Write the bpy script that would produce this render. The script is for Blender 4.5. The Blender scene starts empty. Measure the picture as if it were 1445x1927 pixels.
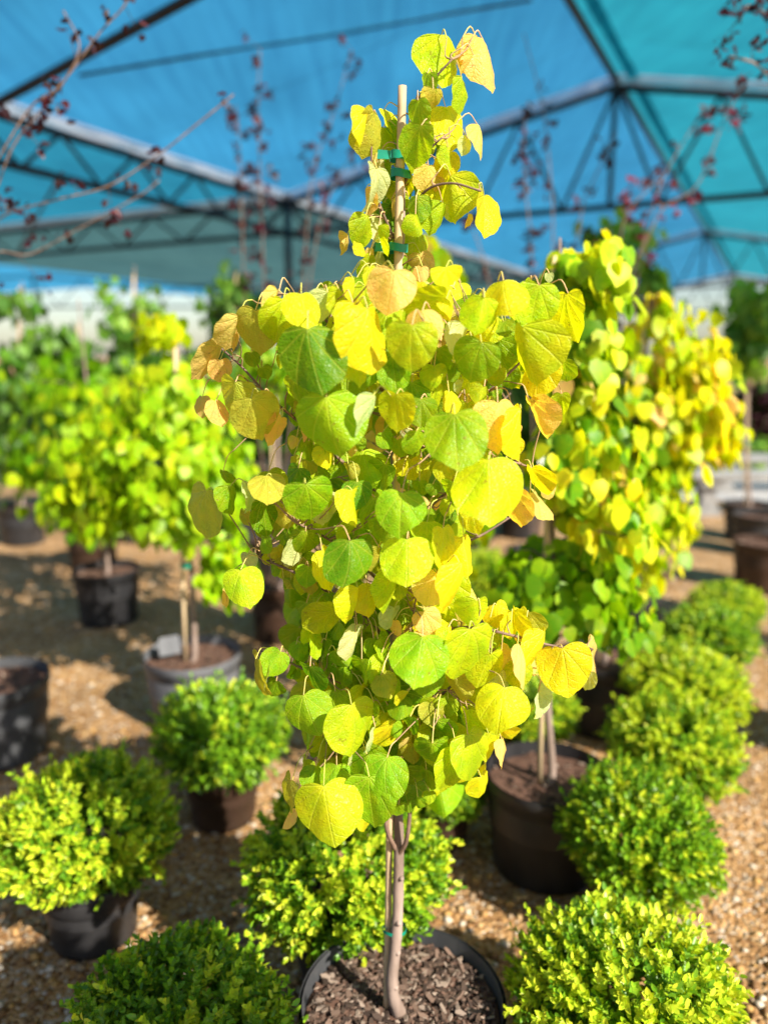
import bpy, math, random
import numpy as np
from mathutils import Vector, Matrix, noise
S = bpy.context.scene
C = S.collection
R = math.radians
PI = math.pi

# ------------------------------------------------------------------ camera
CAMH = 1.68; PITCH = R(11.6); F = 1448.0
cd = bpy.data.cameras.new('camera'); cam = bpy.data.objects.new('camera', cd); C.objects.link(cam)
cam.location = (0, 0, CAMH); cam.rotation_euler = (PI/2 - PITCH, 0, 0)
cd.sensor_fit = 'VERTICAL'; cd.sensor_height = 34.6; cd.lens = 26.0
cd.clip_start = 0.05; cd.clip_end = 2000
cd.dof.use_dof = True; cd.dof.focus_distance = 1.34; cd.dof.aperture_fstop = 1.3
S.camera = cam
# ------------------------------------------------------------------ sky and sun
SUN_EL = R(37); SUN_DIR = Vector((0.69, -0.72, 0)).normalized()
w = bpy.data.worlds.new("World"); S.world = w; w.use_nodes = True
nt = w.node_tree; bg = nt.nodes['Background']
sk = nt.nodes.new('ShaderNodeTexSky'); sk.sky_type = 'NISHITA'; sk.sun_disc = False
sk.sun_elevation = SUN_EL; sk.sun_rotation = math.atan2(SUN_DIR.x, SUN_DIR.y)
nt.links.new(sk.outputs[0], bg.inputs[0]); bg.inputs[1].default_value = 0.066
sd = bpy.data.lights.new('sun', 'SUN'); sd.energy = 5.0; sd.angle = R(0.5); sd.color = (1, 0.93, 0.80)
so = bpy.data.objects.new('sun', sd); C.objects.link(so)
to_sun = Vector((SUN_DIR.x*math.cos(SUN_EL), SUN_DIR.y*math.cos(SUN_EL), math.sin(SUN_EL)))
so.rotation_euler = to_sun.to_track_quat('Z', 'Y').to_euler()
S.view_settings.view_transform = 'Standard'; S.view_settings.look = 'None'
S.view_settings.gamma = 1.0; S.view_settings.exposure = 1.15
S.cycles.max_bounces = 8; S.cycles.diffuse_bounces = 4; S.cycles.transparent_max_bounces = 12
S.cycles.transmission_bounces = 6
S.cycles.use_denoising = True

# ------------------------------------------------------------------ helpers
def P(px, py, Y):
    """world point on the plane y=Y seen at photo pixel px,py"""
    x = (px-722.5)/F; u = (963.5-py)/F
    d = Vector((x, math.cos(PITCH)+u*math.sin(PITCH), u*math.cos(PITCH)-math.sin(PITCH)))
    t = Y/d.y
    return Vector((0, 0, CAMH)) + d*t
def G(px, py, h=0.0):
    x = (px-722.5)/F; u = (963.5-py)/F
    d = Vector((x, math.cos(PITCH)+u*math.sin(PITCH), u*math.cos(PITCH)-math.sin(PITCH)))
    t = (h-CAMH)/d.z
    return Vector((0, 0, CAMH)) + d*t

class MB:
    def __init__(self): self.v = []; self.f = []; self.n = 0; self.c = []; self.l = []; self.hasc = False
    def add(self, vs, fs, col=None, luv=None):
        vs = np.asarray(vs, dtype=float); k = self.n
        self.v.append(vs); self.n += len(vs)
        self.f.extend([tuple(int(i)+k for i in f) for f in fs])
        if col is None: self.c.append(np.tile((1., 1, 1, 1), (len(vs), 1)))
        else:
            self.hasc = True
            self.c.append(np.tile((col[0], col[1], col[2], 1.0), (len(vs), 1)))
        self.l.append(np.zeros((len(vs), 3)) if luv is None else luv)
    def build(self, name, mat, parent=None, smooth=True, origin=None):
        me = bpy.data.meshes.new(name)
        V = np.concatenate(self.v) if self.v else np.zeros((0, 3))
        if origin is not None: V = V - np.array(origin)
        me.from_pydata(V.tolist(), [], self.f)
        if smooth: me.polygons.foreach_set('use_smooth', [True]*len(me.polygons))
        if self.hasc:
            a = me.attributes.new('Col', 'FLOAT_COLOR', 'POINT'); a.data.foreach_set('color', np.concatenate(self.c).ravel())
            a = me.attributes.new('luv', 'FLOAT_VECTOR', 'POINT'); a.data.foreach_set('vector', np.concatenate(self.l).ravel())
        me.materials.append(mat); me.update()
        o = bpy.data.objects.new(name, me); C.objects.link(o)
        if origin is not None: o.location = origin
        if parent is not None:
            o.parent = parent
            if origin is None: o.matrix_parent_inverse = Matrix.Translation(-parent.location)
        return o

def thing(name, label, cat, loc, group=None):
    o = bpy.data.objects.new(name, None); C.objects.link(o); o.location = loc
    o.empty_display_size = 0.1
    o['label'] = label; o['category'] = cat
    if group: o['group'] = group
    return o
def struct(o, kind='structure'):
    o['kind'] = kind; return o
def dup(root, loc, rz=0, sc=1, label=None):
    r = root.copy(); C.objects.link(r); r.location = loc; r.rotation_euler = (0, 0, rz); r.scale = (sc, sc, sc)
    if label: r['label'] = label
    for ch in list(root.children):
        c = ch.copy(); C.objects.link(c); c.parent = r
        for g in list(ch.children):
            d = g.copy(); C.objects.link(d); d.parent = c
    return r

def catmull(pts, n=6):
    pts = [Vector(p) for p in pts]
    if len(pts) < 3: return [pts[0].lerp(pts[-1], i/n) for i in range(n+1)]
    q = [pts[0]*2-pts[1]] + pts + [pts[-1]*2-pts[-2]]
    out = []
    for i in range(1, len(q)-2):
        a, b, c, d = q[i-1:i+3]
        for k in range(n):
            t = k/n
            out.append(0.5*((2*b)+(c-a)*t+(2*a-5*b+4*c-d)*t*t+(3*b-a-3*c+d)*t**3))
    out.append(pts[-1]); return out
def tube(mb, pts, r0, r1, seg=6, col=None, cap=True):
    pts = [Vector(p) for p in pts]; n = len(pts)
    vs = []; fs = []
    t0 = (pts[1]-pts[0]).normalized()
    a = t0.orthogonal().normalized()
    for i, p in enumerate(pts):
        t = (pts[min(i+1, n-1)]-pts[max(i-1, 0)]).normalized()
        a = (a-t*a.dot(t)).normalized(); b = t.cross(a)
        s = i/(n-1); r = r0[i] if isinstance(r0, (list, tuple)) else r0*(1-s)+r1*s
        for k in range(seg):
            an = 2*PI*k/seg; vs.append(p+(a*math.cos(an)+b*math.sin(an))*r)
    for i in range(n-1):
        for k in range(seg):
            k2 = (k+1) % seg; fs.append((i*seg+k, i*seg+k2, (i+1)*seg+k2, (i+1)*seg+k))
    if cap: fs.append(tuple(range(seg-1, -1, -1))); fs.append(tuple((n-1)*seg+k for k in range(seg)))
    mb.add([tuple(v) for v in vs], fs, col)
def box(mb, c, sx, sy, sz, rz=0, col=None):
    vs = []
    for x in (-1, 1):
        for y in (-1, 1):
            for z in (-1, 1):
                X = x*sx/2; Y = y*sy/2
                vs.append((c[0]+X*math.cos(rz)-Y*math.sin(rz), c[1]+X*math.sin(rz)+Y*math.cos(rz), c[2]+z*sz/2))
    mb.add(vs, [(0, 1, 3, 2), (4, 6, 7, 5), (0, 4, 5, 1), (2, 3, 7, 6), (0, 2, 6, 4), (1, 5, 7, 3)], col)
def lathe(mb, prof, seg=48, c=(0, 0, 0), wob=0.0, ph=0.0):
    vs = []; fs = []
    for r, z in prof:
        for k in range(seg):
            a = 2*PI*k/seg; rr = r*(1+wob*math.sin(2*a+ph))
            vs.append((c[0]+rr*math.cos(a), c[1]+rr*math.sin(a), c[2]+z))
    for i in range(len(prof)-1):
        for k in range(seg):
            k2 = (k+1) % seg; fs.append((i*seg+k, i*seg+k2, (i+1)*seg+k2, (i+1)*seg+k))
    mb.add(vs, fs)

# ------------------------------------------------------------------ materials
def newmat(name):
    m = bpy.data.materials.new(name); m.use_nodes = True
    return m, m.node_tree, m.node_tree.nodes, m.node_tree.links, m.node_tree.nodes['Principled BSDF']
def ramp(N, stops):
    r = N.new('ShaderNodeValToRGB'); e = r.color_ramp.elements
    while len(e) < len(stops): e.new(0.5)
    for el, (p, c) in zip(e, stops): el.position = p; el.color = (*c, 1)
    return r
def mat_plain(name, c1, c2, scale=8, rough=0.6, bump=0.2, bscale=None, spec=0.4, stretch=(1, 1, 1), metal=0, dist=0.005, obj_coord=True):
    m, t, N, L, b = newmat(name)
    tc = N.new('ShaderNodeTexCoord'); mp = N.new('ShaderNodeMapping'); mp.inputs['Scale'].default_value = stretch
    L.new(tc.outputs['Object'], mp.inputs[0])
    n = N.new('ShaderNodeTexNoise'); n.inputs['Scale'].default_value = scale; n.inputs['Detail'].default_value = 6
    L.new(mp.outputs[0], n.inputs['Vector'])
    r = ramp(N, [(0.3, c1), (0.7, c2)]); L.new(n.outputs[0], r.inputs[0]); L.new(r.outputs[0], b.inputs['Base Color'])
    b.inputs['Roughness'].default_value = rough; b.inputs['Specular IOR Level'].default_value = spec; b.inputs['Metallic'].default_value = metal
    n2 = N.new('ShaderNodeTexNoise'); n2.inputs['Scale'].default_value = bscale or scale*3; n2.inputs['Detail'].default_value = 5
    L.new(mp.outputs[0], n2.inputs['Vector'])
    bp = N.new('ShaderNodeBump'); bp.inputs['Strength'].default_value = bump; bp.inputs['Distance'].default_value = dist
    L.new(n2.outputs[0], bp.inputs['Height']); L.new(bp.outputs[0], b.inputs['Normal'])
    return m
def mnode(N, L, op, a, b=None, c=None):
    n = N.new('ShaderNodeMath'); n.operation = op
    for i, v in enumerate((a, b, c)):
        if v is None: continue
        if isinstance(v, (int, float)): n.inputs[i].default_value = v
        else: L.new(v, n.inputs[i])
    return n.outputs[0]
def leaf_mat(name, veins=False, trans=0.42, rough=0.45, spec=0.35, tw=(1.15, 1.05, 0.55)):
    m, t, N, L, b = newmat(name)
    at = N.new('ShaderNodeAttribute'); at.attribute_name = 'Col'
    col = at.outputs['Color']
    lu = N.new('ShaderNodeAttribute'); lu.attribute_name = 'luv'
    nn = N.new('ShaderNodeTexNoise'); nn.inputs['Scale'].default_value = 3.2; nn.inputs['Detail'].default_value = 5
    L.new(lu.outputs['Vector'], nn.inputs['Vector'])
    hs = N.new('ShaderNodeHueSaturation'); L.new(col, hs.inputs['Color'])
    val = mnode(N, L, 'MULTIPLY_ADD', nn.outputs[0], 0.36, 0.82); L.new(val, hs.inputs['Value'])
    hue = mnode(N, L, 'MULTIPLY_ADD', nn.outputs[0], -0.10, 0.548); L.new(hue, hs.inputs['Hue'])
    out = hs.outputs[0]; norm = None
    if veins:
        sx = N.new('ShaderNodeSeparateXYZ'); L.new(lu.outputs['Vector'], sx.inputs[0])
        x, y = sx.outputs[0], sx.outputs[1]
        th = mnode(N, L, 'ARCTAN2', x, y)
        r = mnode(N, L, 'SQRT', mnode(N, L, 'ADD', mnode(N, L, 'MULTIPLY', x, x), mnode(N, L, 'MULTIPLY', y, y)))
        fr = mnode(N, L, 'ABSOLUTE', mnode(N, L, 'SUBTRACT', mnode(N, L, 'FRACT', mnode(N, L, 'ADD', mnode(N, L, 'DIVIDE', th, 0.55), 0.5)), 0.5))
        d = mnode(N, L, 'MULTIPLY', mnode(N, L, 'MULTIPLY', fr, 0.55), r)
        mr = N.new('ShaderNodeMapRange'); L.new(d, mr.inputs[0]); mr.inputs[1].default_value = 0.004; mr.inputs[2].default_value = 0.022
        mr.inputs[3].default_value = 1; mr.inputs[4].default_value = 0
        # side veins branching off the main ones
        s = mnode(N, L, 'ABSOLUTE', mnode(N, L, 'SUBTRACT', mnode(N, L, 'FRACT', mnode(N, L, 'SUBTRACT', mnode(N, L, 'MULTIPLY', r, 6.0), mnode(N, L, 'MULTIPLY', fr, 2.2))), 0.5))
        mr2 = N.new('ShaderNodeMapRange'); L.new(s, mr2.inputs[0]); mr2.inputs[1].default_value = 0.02; mr2.inputs[2].default_value = 0.09
        mr2.inputs[3].default_value = 0.45; mr2.inputs[4].default_value = 0
        v = mnode(N, L, 'MAXIMUM', mr.outputs[0], mr2.outputs[0])
        vor = N.new('ShaderNodeTexVoronoi'); vor.feature = 'DISTANCE_TO_EDGE'; vor.inputs['Scale'].default_value = 17
        L.new(lu.outputs['Vector'], vor.inputs['Vector'])
        ve = N.new('ShaderNodeMapRange'); L.new(vor.outputs['Distance'], ve.inputs[0]); ve.inputs[1].default_value = 0; ve.inputs[2].default_value = 0.12
        ve.inputs[3].default_value = 1; ve.inputs[4].default_value = 0
        vt = mnode(N, L, 'MAXIMUM', v, mnode(N, L, 'MULTIPLY', ve.outputs[0], 0.22))
        mx = N.new('ShaderNodeMix'); mx.data_type = 'RGBA'; mx.blend_type = 'MIX'
        br = N.new('ShaderNodeMix'); br.data_type = 'RGBA'; br.inputs[0].default_value = 0.38
        L.new(out, br.inputs[6]); br.inputs[7].default_value = (0.85, 0.85, 0.12, 1)
        L.new(mnode(N, L, 'MULTIPLY', vt, 0.65), mx.inputs[0]); L.new(out, mx.inputs[6]); L.new(br.outputs[2], mx.inputs[7])
        out = mx.outputs[2]
        n3 = N.new('ShaderNodeTexNoise'); n3.inputs['Scale'].default_value = 11; L.new(lu.outputs['Vector'], n3.inputs['Vector'])
        h = mnode(N, L, 'ADD', mnode(N, L, 'MULTIPLY', v, -0.8), mnode(N, L, 'ADD', mnode(N, L, 'MULTIPLY', vor.outputs['Distance'], 1.2), mnode(N, L, 'MULTIPLY', n3.outputs[0], 1.3)))
        bp = N.new('ShaderNodeBump'); bp.inputs['Strength'].default_value = 0.65; bp.inputs['Distance'].default_value = 0.002
        L.new(h, bp.inputs['Height']); norm = bp.outputs[0]; L.new(norm, b.inputs['Normal'])
    L.new(out, b.inputs['Base Color']); b.inputs['Roughness'].default_value = rough; b.inputs['Specular IOR Level'].default_value = spec
    tr = N.new('ShaderNodeBsdfTranslucent')
    if veins:   # small brown blemishes
        sp = N.new('ShaderNodeTexNoise'); sp.inputs['Scale'].default_value = 7.5; sp.inputs['Detail'].default_value = 3; L.new(lu.outputs['Vector'], sp.inputs['Vector'])
        sr = N.new('ShaderNodeMapRange'); L.new(sp.outputs[0], sr.inputs[0]); sr.inputs[1].default_value = .68; sr.inputs[2].default_value = .74; sr.inputs[3].default_value = 0; sr.inputs[4].default_value = .55
        sm = N.new('ShaderNodeMix'); sm.data_type = 'RGBA'; L.new(sr.outputs[0], sm.inputs[0]); L.new(out, sm.inputs[6]); sm.inputs[7].default_value = (.28, .13, .03, 1); out = sm.outputs[2]; L.new(out, b.inputs['Base Color'])
    mul = N.new('ShaderNodeMix'); mul.data_type = 'RGBA'; mul.blend_type = 'MULTIPLY'; mul.inputs[0].default_value = 1
    L.new(out, mul.inputs[6]); mul.inputs[7].default_value = (*tw, 1)
    mul.clamp_result = False
    L.new(mul.outputs[2], tr.inputs[0])
    if norm: L.new(norm, tr.inputs['Normal'])
    ms = N.new('ShaderNodeMixShader'); ms.inputs[0].default_value = trans
    L.new(b.outputs[0], ms.inputs[1]); L.new(tr.outputs[0], ms.inputs[2])
    L.new(ms.outputs[0], N['Material Output'].inputs[0])
    return m
def fabric_mat(name, c, dark, transp=0.16):
    m, t, N, L, b = newmat(name)
    tc = N.new('ShaderNodeTexCoord'); mp = N.new('ShaderNodeMapping'); mp.inputs['Scale'].default_value = (6.0, 0.5, 1.0)
    mp.inputs['Rotation'].default_value = (0, 0, R(26.7))
    L.new(tc.outputs['Object'], mp.inputs[0])
    n = N.new('ShaderNodeTexNoise'); n.inputs['Scale'].default_value = 1.6; n.inputs['Detail'].default_value = 8; L.new(mp.outputs[0], n.inputs['Vector'])
    r = ramp(N, [(0.3, dark), (0.72, c)]); L.new(n.outputs[0], r.inputs[0])
    # dust blotches and the doubled cloth along sewn seams
    n2 = N.new('ShaderNodeTexNoise'); n2.inputs['Scale'].default_value = 0.7; n2.inputs['Detail'].default_value = 6; L.new(tc.outputs['Object'], n2.inputs['Vector'])
    mp2 = N.new('ShaderNodeMapping'); mp2.inputs['Rotation'].default_value = (0, 0, R(26.7)); L.new(tc.outputs['Object'], mp2.inputs[0])
    sy = N.new('ShaderNodeSeparateXYZ'); L.new(mp2.outputs[0], sy.inputs[0])
    seam = mnode(N, L, 'LESS_THAN', mnode(N, L, 'FRACT', mnode(N, L, 'MULTIPLY', sy.outputs[1], 0.52)), 0.03)
    vv = mnode(N, L, 'SUBTRACT', mnode(N, L, 'MULTIPLY_ADD', n2.outputs[0], 0.7, 0.66), mnode(N, L, 'MULTIPLY', seam, 0.16))
    hz = N.new('ShaderNodeHueSaturation'); L.new(r.outputs[0], hz.inputs['Color']); L.new(vv, hz.inputs['Value']); r = hz
    L.new(r.outputs[0], b.inputs['Base Color']); b.inputs['Roughness'].default_value = 0.8; b.inputs['Specular IOR Level'].default_value = 0.1
    tl = N.new('ShaderNodeBsdfTranslucent'); L.new(r.outputs[0], tl.inputs[0])
    tp = N.new('ShaderNodeBsdfTransparent'); tp.inputs[0].default_value = (min(1, c[0]*1.3+.1), min(1, c[1]*1.2+.2), min(1, c[2]+.25), 1)
    m1 = N.new('ShaderNodeMixShader'); m1.inputs[0].default_value = 0.62; L.new(b.outputs[0], m1.inputs[1]); L.new(tl.outputs[0], m1.inputs[2])
    m2 = N.new('ShaderNodeMixShader'); m2.inputs[0].default_value = transp; L.new(m1.outputs[0], m2.inputs[1]); L.new(tp.outputs[0], m2.inputs[2])
    L.new(m2.outputs[0], N['Material Output'].inputs[0])
    return m

M_leafhi = leaf_mat('redbud_leaf_veined', True, trans=0.55, rough=0.38, spec=0.28, tw=(1.3, 1.2, 0.3))
M_leaf = leaf_mat('redbud_leaf', False, trans=0.5, tw=(1.2, 1.12, 0.45))
M_box = leaf_mat('boxwood_leaf', False, trans=0.32, rough=0.38, spec=0.4, tw=(1.2, 1.05, 0.4))
M_purple = leaf_mat('purple_leaf', False, trans=0.3, tw=(1.2, .5, .5))
M_bark = mat_plain('grey_bark', (0.17, 0.12, 0.095), (0.36, 0.27, 0.23), 22, 0.75, 0.6, 60, 0.25, (1, 1, 0.35), dist=0.003)
M_twig = mat_plain('twig_bark', (0.10, 0.06, 0.045), (0.22, 0.14, 0.10), 30, 0.7, 0.3, 80)
M_pet = mat_plain('petiole', (0.5, 0.42, 0.12), (0.6, 0.35, 0.18), 12, 0.5, 0.0)
M_stake = mat_plain('bamboo', (0.42, 0.30, 0.17), (0.60, 0.46, 0.29), 14, 0.6, 0.25, 60, 0.3, (3, 3, 0.3), dist=0.002)
M_tape = mat_plain('tie_tape', (0.0, 0.17, 0.11), (0.008, 0.25, 0.17), 30, 0.35, 0.1)
M_black = mat_plain('black_plastic', (0.012, 0.012, 0.014), (0.035, 0.034, 0.036), 9, 0.5, 0.15, 40, 0.4, (1, 1, .5))
M_grey = mat_plain('worn_grey_plastic', (0.085, 0.088, 0.10), (0.17, 0.175, 0.19), 7, 0.5, 0.15, 40, 0.4, (1, 1, .4))
M_dgrey = mat_plain('charcoal_plastic', (0.035, 0.036, 0.04), (0.075, 0.078, 0.085), 7, 0.5, 0.15, 40, 0.4, (1, 1, .4))
M_brown = mat_plain('brown_plastic', (0.028, 0.016, 0.010), (0.055, 0.028, 0.018), 7, 0.5, 0.15, 40, 0.4)
M_concrete = mat_plain('pale_concrete', (0.20, 0.195, 0.19), (0.30, 0.29, 0.28), 9, 0.85, 0.3)
M_steel = mat_plain('dark_painted_steel', (0.008, 0.009, 0.012), (0.02, 0.022, 0.028), 4, 0.5, 0.1)
M_fabA = fabric_mat('blue_shade_cloth', (0.05, 0.32, 0.58), (0.035, 0.235, 0.46))
M_fabB = fabric_mat('teal_shade_cloth', (0.018, 0.25, 0.33), (0.014, 0.19, 0.27))
M_fabD = fabric_mat('sea_blue_shade_cloth', (0.02, 0.22, 0.34), (0.015, 0.16, 0.27), 0.12)
M_fabC = fabric_mat('dusty_green_shade_cloth', (0.065, 0.15, 0.155), (0.045, 0.11, 0.12), 0.07)
M_strap = fabric_mat('white_fabric_strap', (0.78, 0.81, 0.92), (0.66, 0.70, 0.84), 0.1)
# gravel and mulch: cells of many stones / bark pieces
def cells_mat(name, stops, scale, bump, dist, big=3.0, rough=0.85, dirt=(0.5, 1.15)):
    m, t, N, L, b = newmat(name)
    tc = N.new('ShaderNodeTexCoord')
    vo = N.new('ShaderNodeTexVoronoi'); vo.inputs['Scale'].default_value = scale; L.new(tc.outputs['Object'], vo.inputs['Vector'])
    sx = N.new('ShaderNodeSeparateXYZ'); L.new(vo.outputs['Color'], sx.inputs[0])
    r = ramp(N, stops); L.new(sx.outputs[0], r.inputs[0])
    n = N.new('ShaderNodeTexNoise'); n.inputs['Scale'].default_value = big; n.inputs['Detail'].default_value = 7; L.new(tc.outputs['Object'], n.inputs['Vector'])
    mr = N.new('ShaderNodeMapRange'); L.new(n.outputs[0], mr.inputs[0]); mr.inputs[1].default_value = 0.35; mr.inputs[2].default_value = 0.65
    mr.inputs[3].default_value = dirt[0]; mr.inputs[4].default_value = dirt[1]
    hs = N.new('ShaderNodeHueSaturation'); L.new(r.outputs[0], hs.inputs['Color']); L.new(mr.outputs[0], hs.inputs['Value'])
    L.new(hs.outputs[0], b.inputs['Base Color']); b.inputs['Roughness'].default_value = rough; b.inputs['Specular IOR Level'].default_value = 0.25
    iv = mnode(N, L, 'SUBTRACT', 1.0, vo.outputs['Distance'])
    bp = N.new('ShaderNodeBump'); bp.inputs['Strength'].default_value = bump; bp.inputs['Distance'].default_value = dist
    L.new(iv, bp.inputs['Height']); L.new(bp.outputs[0], b.inputs['Normal'])
    return m
M_gravel = cells_mat('pea_gravel', [(0.0, (0.15, 0.07, 0.025)), (0.3, (0.33, 0.175, 0.065)), (0.6, (0.47, 0.275, 0.115)), (0.88, (0.42, 0.29, 0.17)), (1.0, (0.55, 0.47, 0.38))], 75, 1.0, 0.012, dirt=(0.78, 1.15))
M_mulch = cells_mat('bark_mulch', [(0.0, (0.035, 0.025, 0.018)), (0.4, (0.08, 0.055, 0.04)), (0.75, (0.15, 0.105, 0.08)), (1.0, (0.30, 0.22, 0.17))], 110, 1.0, 0.012, 9, dirt=(0.6, 1.2))
M_path = mat_plain('grey_paving', (0.30, 0.29, 0.30), (0.40, 0.385, 0.38), 1.3, 0.9, 0.2, 40)
M_stone = leaf_mat('pebble', False, trans=0.0, rough=0.7, spec=0.3)
M_chip = leaf_mat('bark_chip', False, trans=0.0, rough=0.8, spec=0.2)

# ------------------------------------------------------------------ ground
def ground():
    mb = MB(); rng = np.random.RandomState(3)
    xs = np.concatenate([[-400, -150, -60], np.linspace(-20, 20, 81), [60, 150, 400]])
    ys = np.concatenate([[-60, -20], np.linspace(-4, 30, 69), [60, 150, 400]])
    vs = []
    for y in ys:
        for x in xs:
            z = 0.0
            if abs(x) < 20 and -4 < y < 30: z = 0.012*noise.noise(Vector((x*1.3, y*1.3, 0)))
            vs.append((x, y, z))
    nx = len(xs)
    fs = [(j*nx+i, j*nx+i+1, (j+1)*nx+i+1, (j+1)*nx+i) for j in range(len(ys)-1) for i in range(nx-1)]
    mb.add(vs, fs)
    struct(mb.build('ground', M_gravel))
ground()
def gravel_stones():
    mb = MB(); rng = random.Random(11)
    tv = np.array([(1, 0, 0), (0, 1, 0), (-1, 0, 0), (0, -1, 0), (0, 0, 1), (0, 0, -1), (.7, .7, .1), (-.7, .7, .1), (-.7, -.7, .1), (.7, -.7, .1)], float)
    tf = [(0, 6, 4), (6, 1, 4), (1, 7, 4), (7, 2, 4), (2, 8, 4), (8, 3, 4), (3, 9, 4), (9, 0, 4), (0, 9, 5), (9, 3, 5), (3, 8, 5), (8, 2, 5), (2, 7, 5), (7, 1, 5), (1, 6, 5), (6, 0, 5)]
    pal = [(0.25, 0.13, 0.045), (0.38, 0.22, 0.08), (0.46, 0.31, 0.14), (0.28, 0.20, 0.12), (0.52, 0.45, 0.35), (0.17, 0.09, 0.035), (0.42, 0.25, 0.08)]
    for i in range(11000):
        y = 0.7+5.0*rng.random()**1.5; x = (rng.random()*2-1)*(0.56*y+0.15)
        s = rng.choice([.004, .005, .006, .008, .011])*(1+.4*rng.random())
        a = rng.random()*6.28; ca, sa = math.cos(a), math.sin(a)
        v = tv*np.array([s*1.3, s, s*.65])*(0.85+.3*np.array([[rng.random()] for _ in range(10)]))
        v = np.stack([v[:, 0]*ca-v[:, 1]*sa, v[:, 0]*sa+v[:, 1]*ca, v[:, 2]], 1)
        z = 0.012*noise.noise(Vector((x*1.3, y*1.3, 0)))
        mb.add(v+np.array([x, y, z+s*.3]), tf, rng.choice(pal))
    o = mb.build('gravel', M_stone); struct(o, 'stuff'); o['label'] = 'loose tan and grey pebbles covering the ground between the pots'
gravel_stones()
mbp = MB(); mbp.add([(2.6, 8.9, .018), (22, 6.9, .018), (26, 13.0, .018), (3.2, 12.6, .018)], [(0, 1, 2, 3)]); struct(mbp.build('path', M_path, smooth=False))

# ------------------------------------------------------------------ shade canopy
D1 = Vector((0.449, 0.8935, 0)); RR = Vector((0.8935, -0.449, 0)); B0 = Vector((-1.56, 13.15, 0))
EH = 4.2; RH = 1.0; HS = 5.1
def K(s, q, z): return B0 + RR*s + D1*q + Vector((0, 0, z))
def fabric(parent, s0, z0, s1, z1, q0, q1, mat, n=8, sag=0.10, nm='fabric_panel'):
    mb = MB(); vs = []
    for j in range(n+1):
        for i in range(n+1):
            u, v = i/n, j/n
            z = z0+(z1-z0)*u - sag*16*u*(1-u)*v*(1-v)*(.8+.4*math.sin(3*q0+s0))
            vs.append(tuple(K(s0+(s1-s0)*u, q0+(q1-q0)*v, z)))
    mb.add(vs, [(j*(n+1)+i, j*(n+1)+i+1, (j+1)*(n+1)+i+1, (j+1)*(n+1)+i) for j in range(n) for i in range(n)])
    return mb.build(nm, mat, parent)
def strap(parent, a, b, wdt, side, mat=None):
    a = Vector(a); b = Vector(b); up = Vector((0, 0, 1)); n = side.normalized()*wdt/2
    mb = MB(); N_ = 6; vs = []
    for i in range(N_+1):
        p = a.lerp(b, i/N_)+Vector((0, 0, -.035-.02*math.sin(i*2.1)))
        vs += [tuple(p-n), tuple(p+n)]
    mb.add(vs, [(2*i, 2*i+1, 2*i+3, 2*i+2) for i in range(N_)]); return mb.build('seam_strap', mat or M_strap, parent)
def valance(parent, a, b, back, hgt=.08):
    a = Vector(a); b = Vector(b); mb = MB(); vs = []; N_ = 40
    for i in range(N_+1):
        p = a.lerp(b, i/N_)+back*(.012*math.sin(i*1.3)); vs += [tuple(p+Vector((0, 0, .02))), tuple(p+back*.05+Vector((0, 0, -hgt-.015*math.sin(i*.9))))]
    mb.add(vs, [(2*i, 2*i+1, 2*i+3, 2*i+2) for i in range(N_)]); return mb.build('seam_strap', M_strap, parent)
def bar(parent, a, b, r, nm):
    mb = MB(); a = Vector(a); b = Vector(b); tube(mb, [a.lerp(b, i/4) for i in range(5)], r, r, 8); return mb.build(nm, M_steel, parent)
def truss(parent, a, b, c, d, n, nm='truss_web', r=0.023):
    """zigzag between upper line a-b and lower line c-d"""
    mb = MB(); a, b, c, d = map(Vector, (a, b, c, d))
    for i in range(n):
        u0 = a.lerp(b, i/n); u1 = a.lerp(b, (i+1)/n); l = c.lerp(d, (i+.5)/n)
        tube(mb, [u0, l], r, r, 6); tube(mb, [l, u1], r, r, 6)
    return mb.build(nm, M_steel, parent)
can = thing('shade_canopy', 'large blue and teal shade cloth canopy on dark steel trusses over the whole nursery yard', 'canopy', tuple(K(0, 0, 0)))
QN = -6.7; Q2 = 13.8; Q3 = 27.6; CH = 3.6
for (q0, q1) in ((QN, -5.4), (-5.4, 0), (0, Q2), (Q2, Q3)):
    qa = q0; q1 = q1-(.08 if q1 > -5 else 0)
    fabric(can, .07, EH+RH*.07/HS, HS, EH+RH, qa, q1, M_fabA)
    fabric(can, HS, EH+RH, 2*HS, EH, qa, q1, M_fabB)
    fabric(can, -12.9, EH, 0, EH, qa, q1, M_fabD if q0 < 0 else M_fabC, sag=.22)
for q in (-5.4, 0, Q2, Q3):
    z = -.14
    bar(can, K(0, q, EH+z), K(HS, q, EH+RH+z), .045, 'rafter'); bar(can, K(HS, q, EH+RH+z), K(2*HS, q, EH+z), .045, 'rafter')
    if q > -5:
        valance(can, K(0, q, EH), K(HS, q, EH+RH), D1); valance(can, K(HS, q, EH+RH), K(2*HS, q, EH), D1)
        bar(can, K(0, q, CH), K(2*HS, q, CH), .042, 'bottom_chord')
        bar(can, K(HS, q, CH), K(HS, q, EH+RH), .035, 'king_post')
        truss(can, K(0, q, EH+z), K(HS, q, EH+RH+z), K(0, q, CH), K(HS, q, CH), 4)
        truss(can, K(HS, q, EH+RH+z), K(2*HS, q, EH+z), K(HS, q, CH), K(2*HS, q, CH), 4)
        bar(can, K(-12.9, q, EH+z), K(0, q, EH+z), .045, 'beam'); valance(can, K(-12.9, q, EH), K(0, q, EH), D1)
        bar(can, K(-12.9, q, CH), K(0, q, CH), .042, 'bottom_chord'); truss(can, K(-12.9, q, EH+z), K(0, q, EH+z), K(-12.9, q, CH), K(0, q, CH), 9)
        for s in (-12.9, 0, 2*HS): bar(can, K(s, q, 0), K(s, q, EH), .062, 'post')
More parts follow.
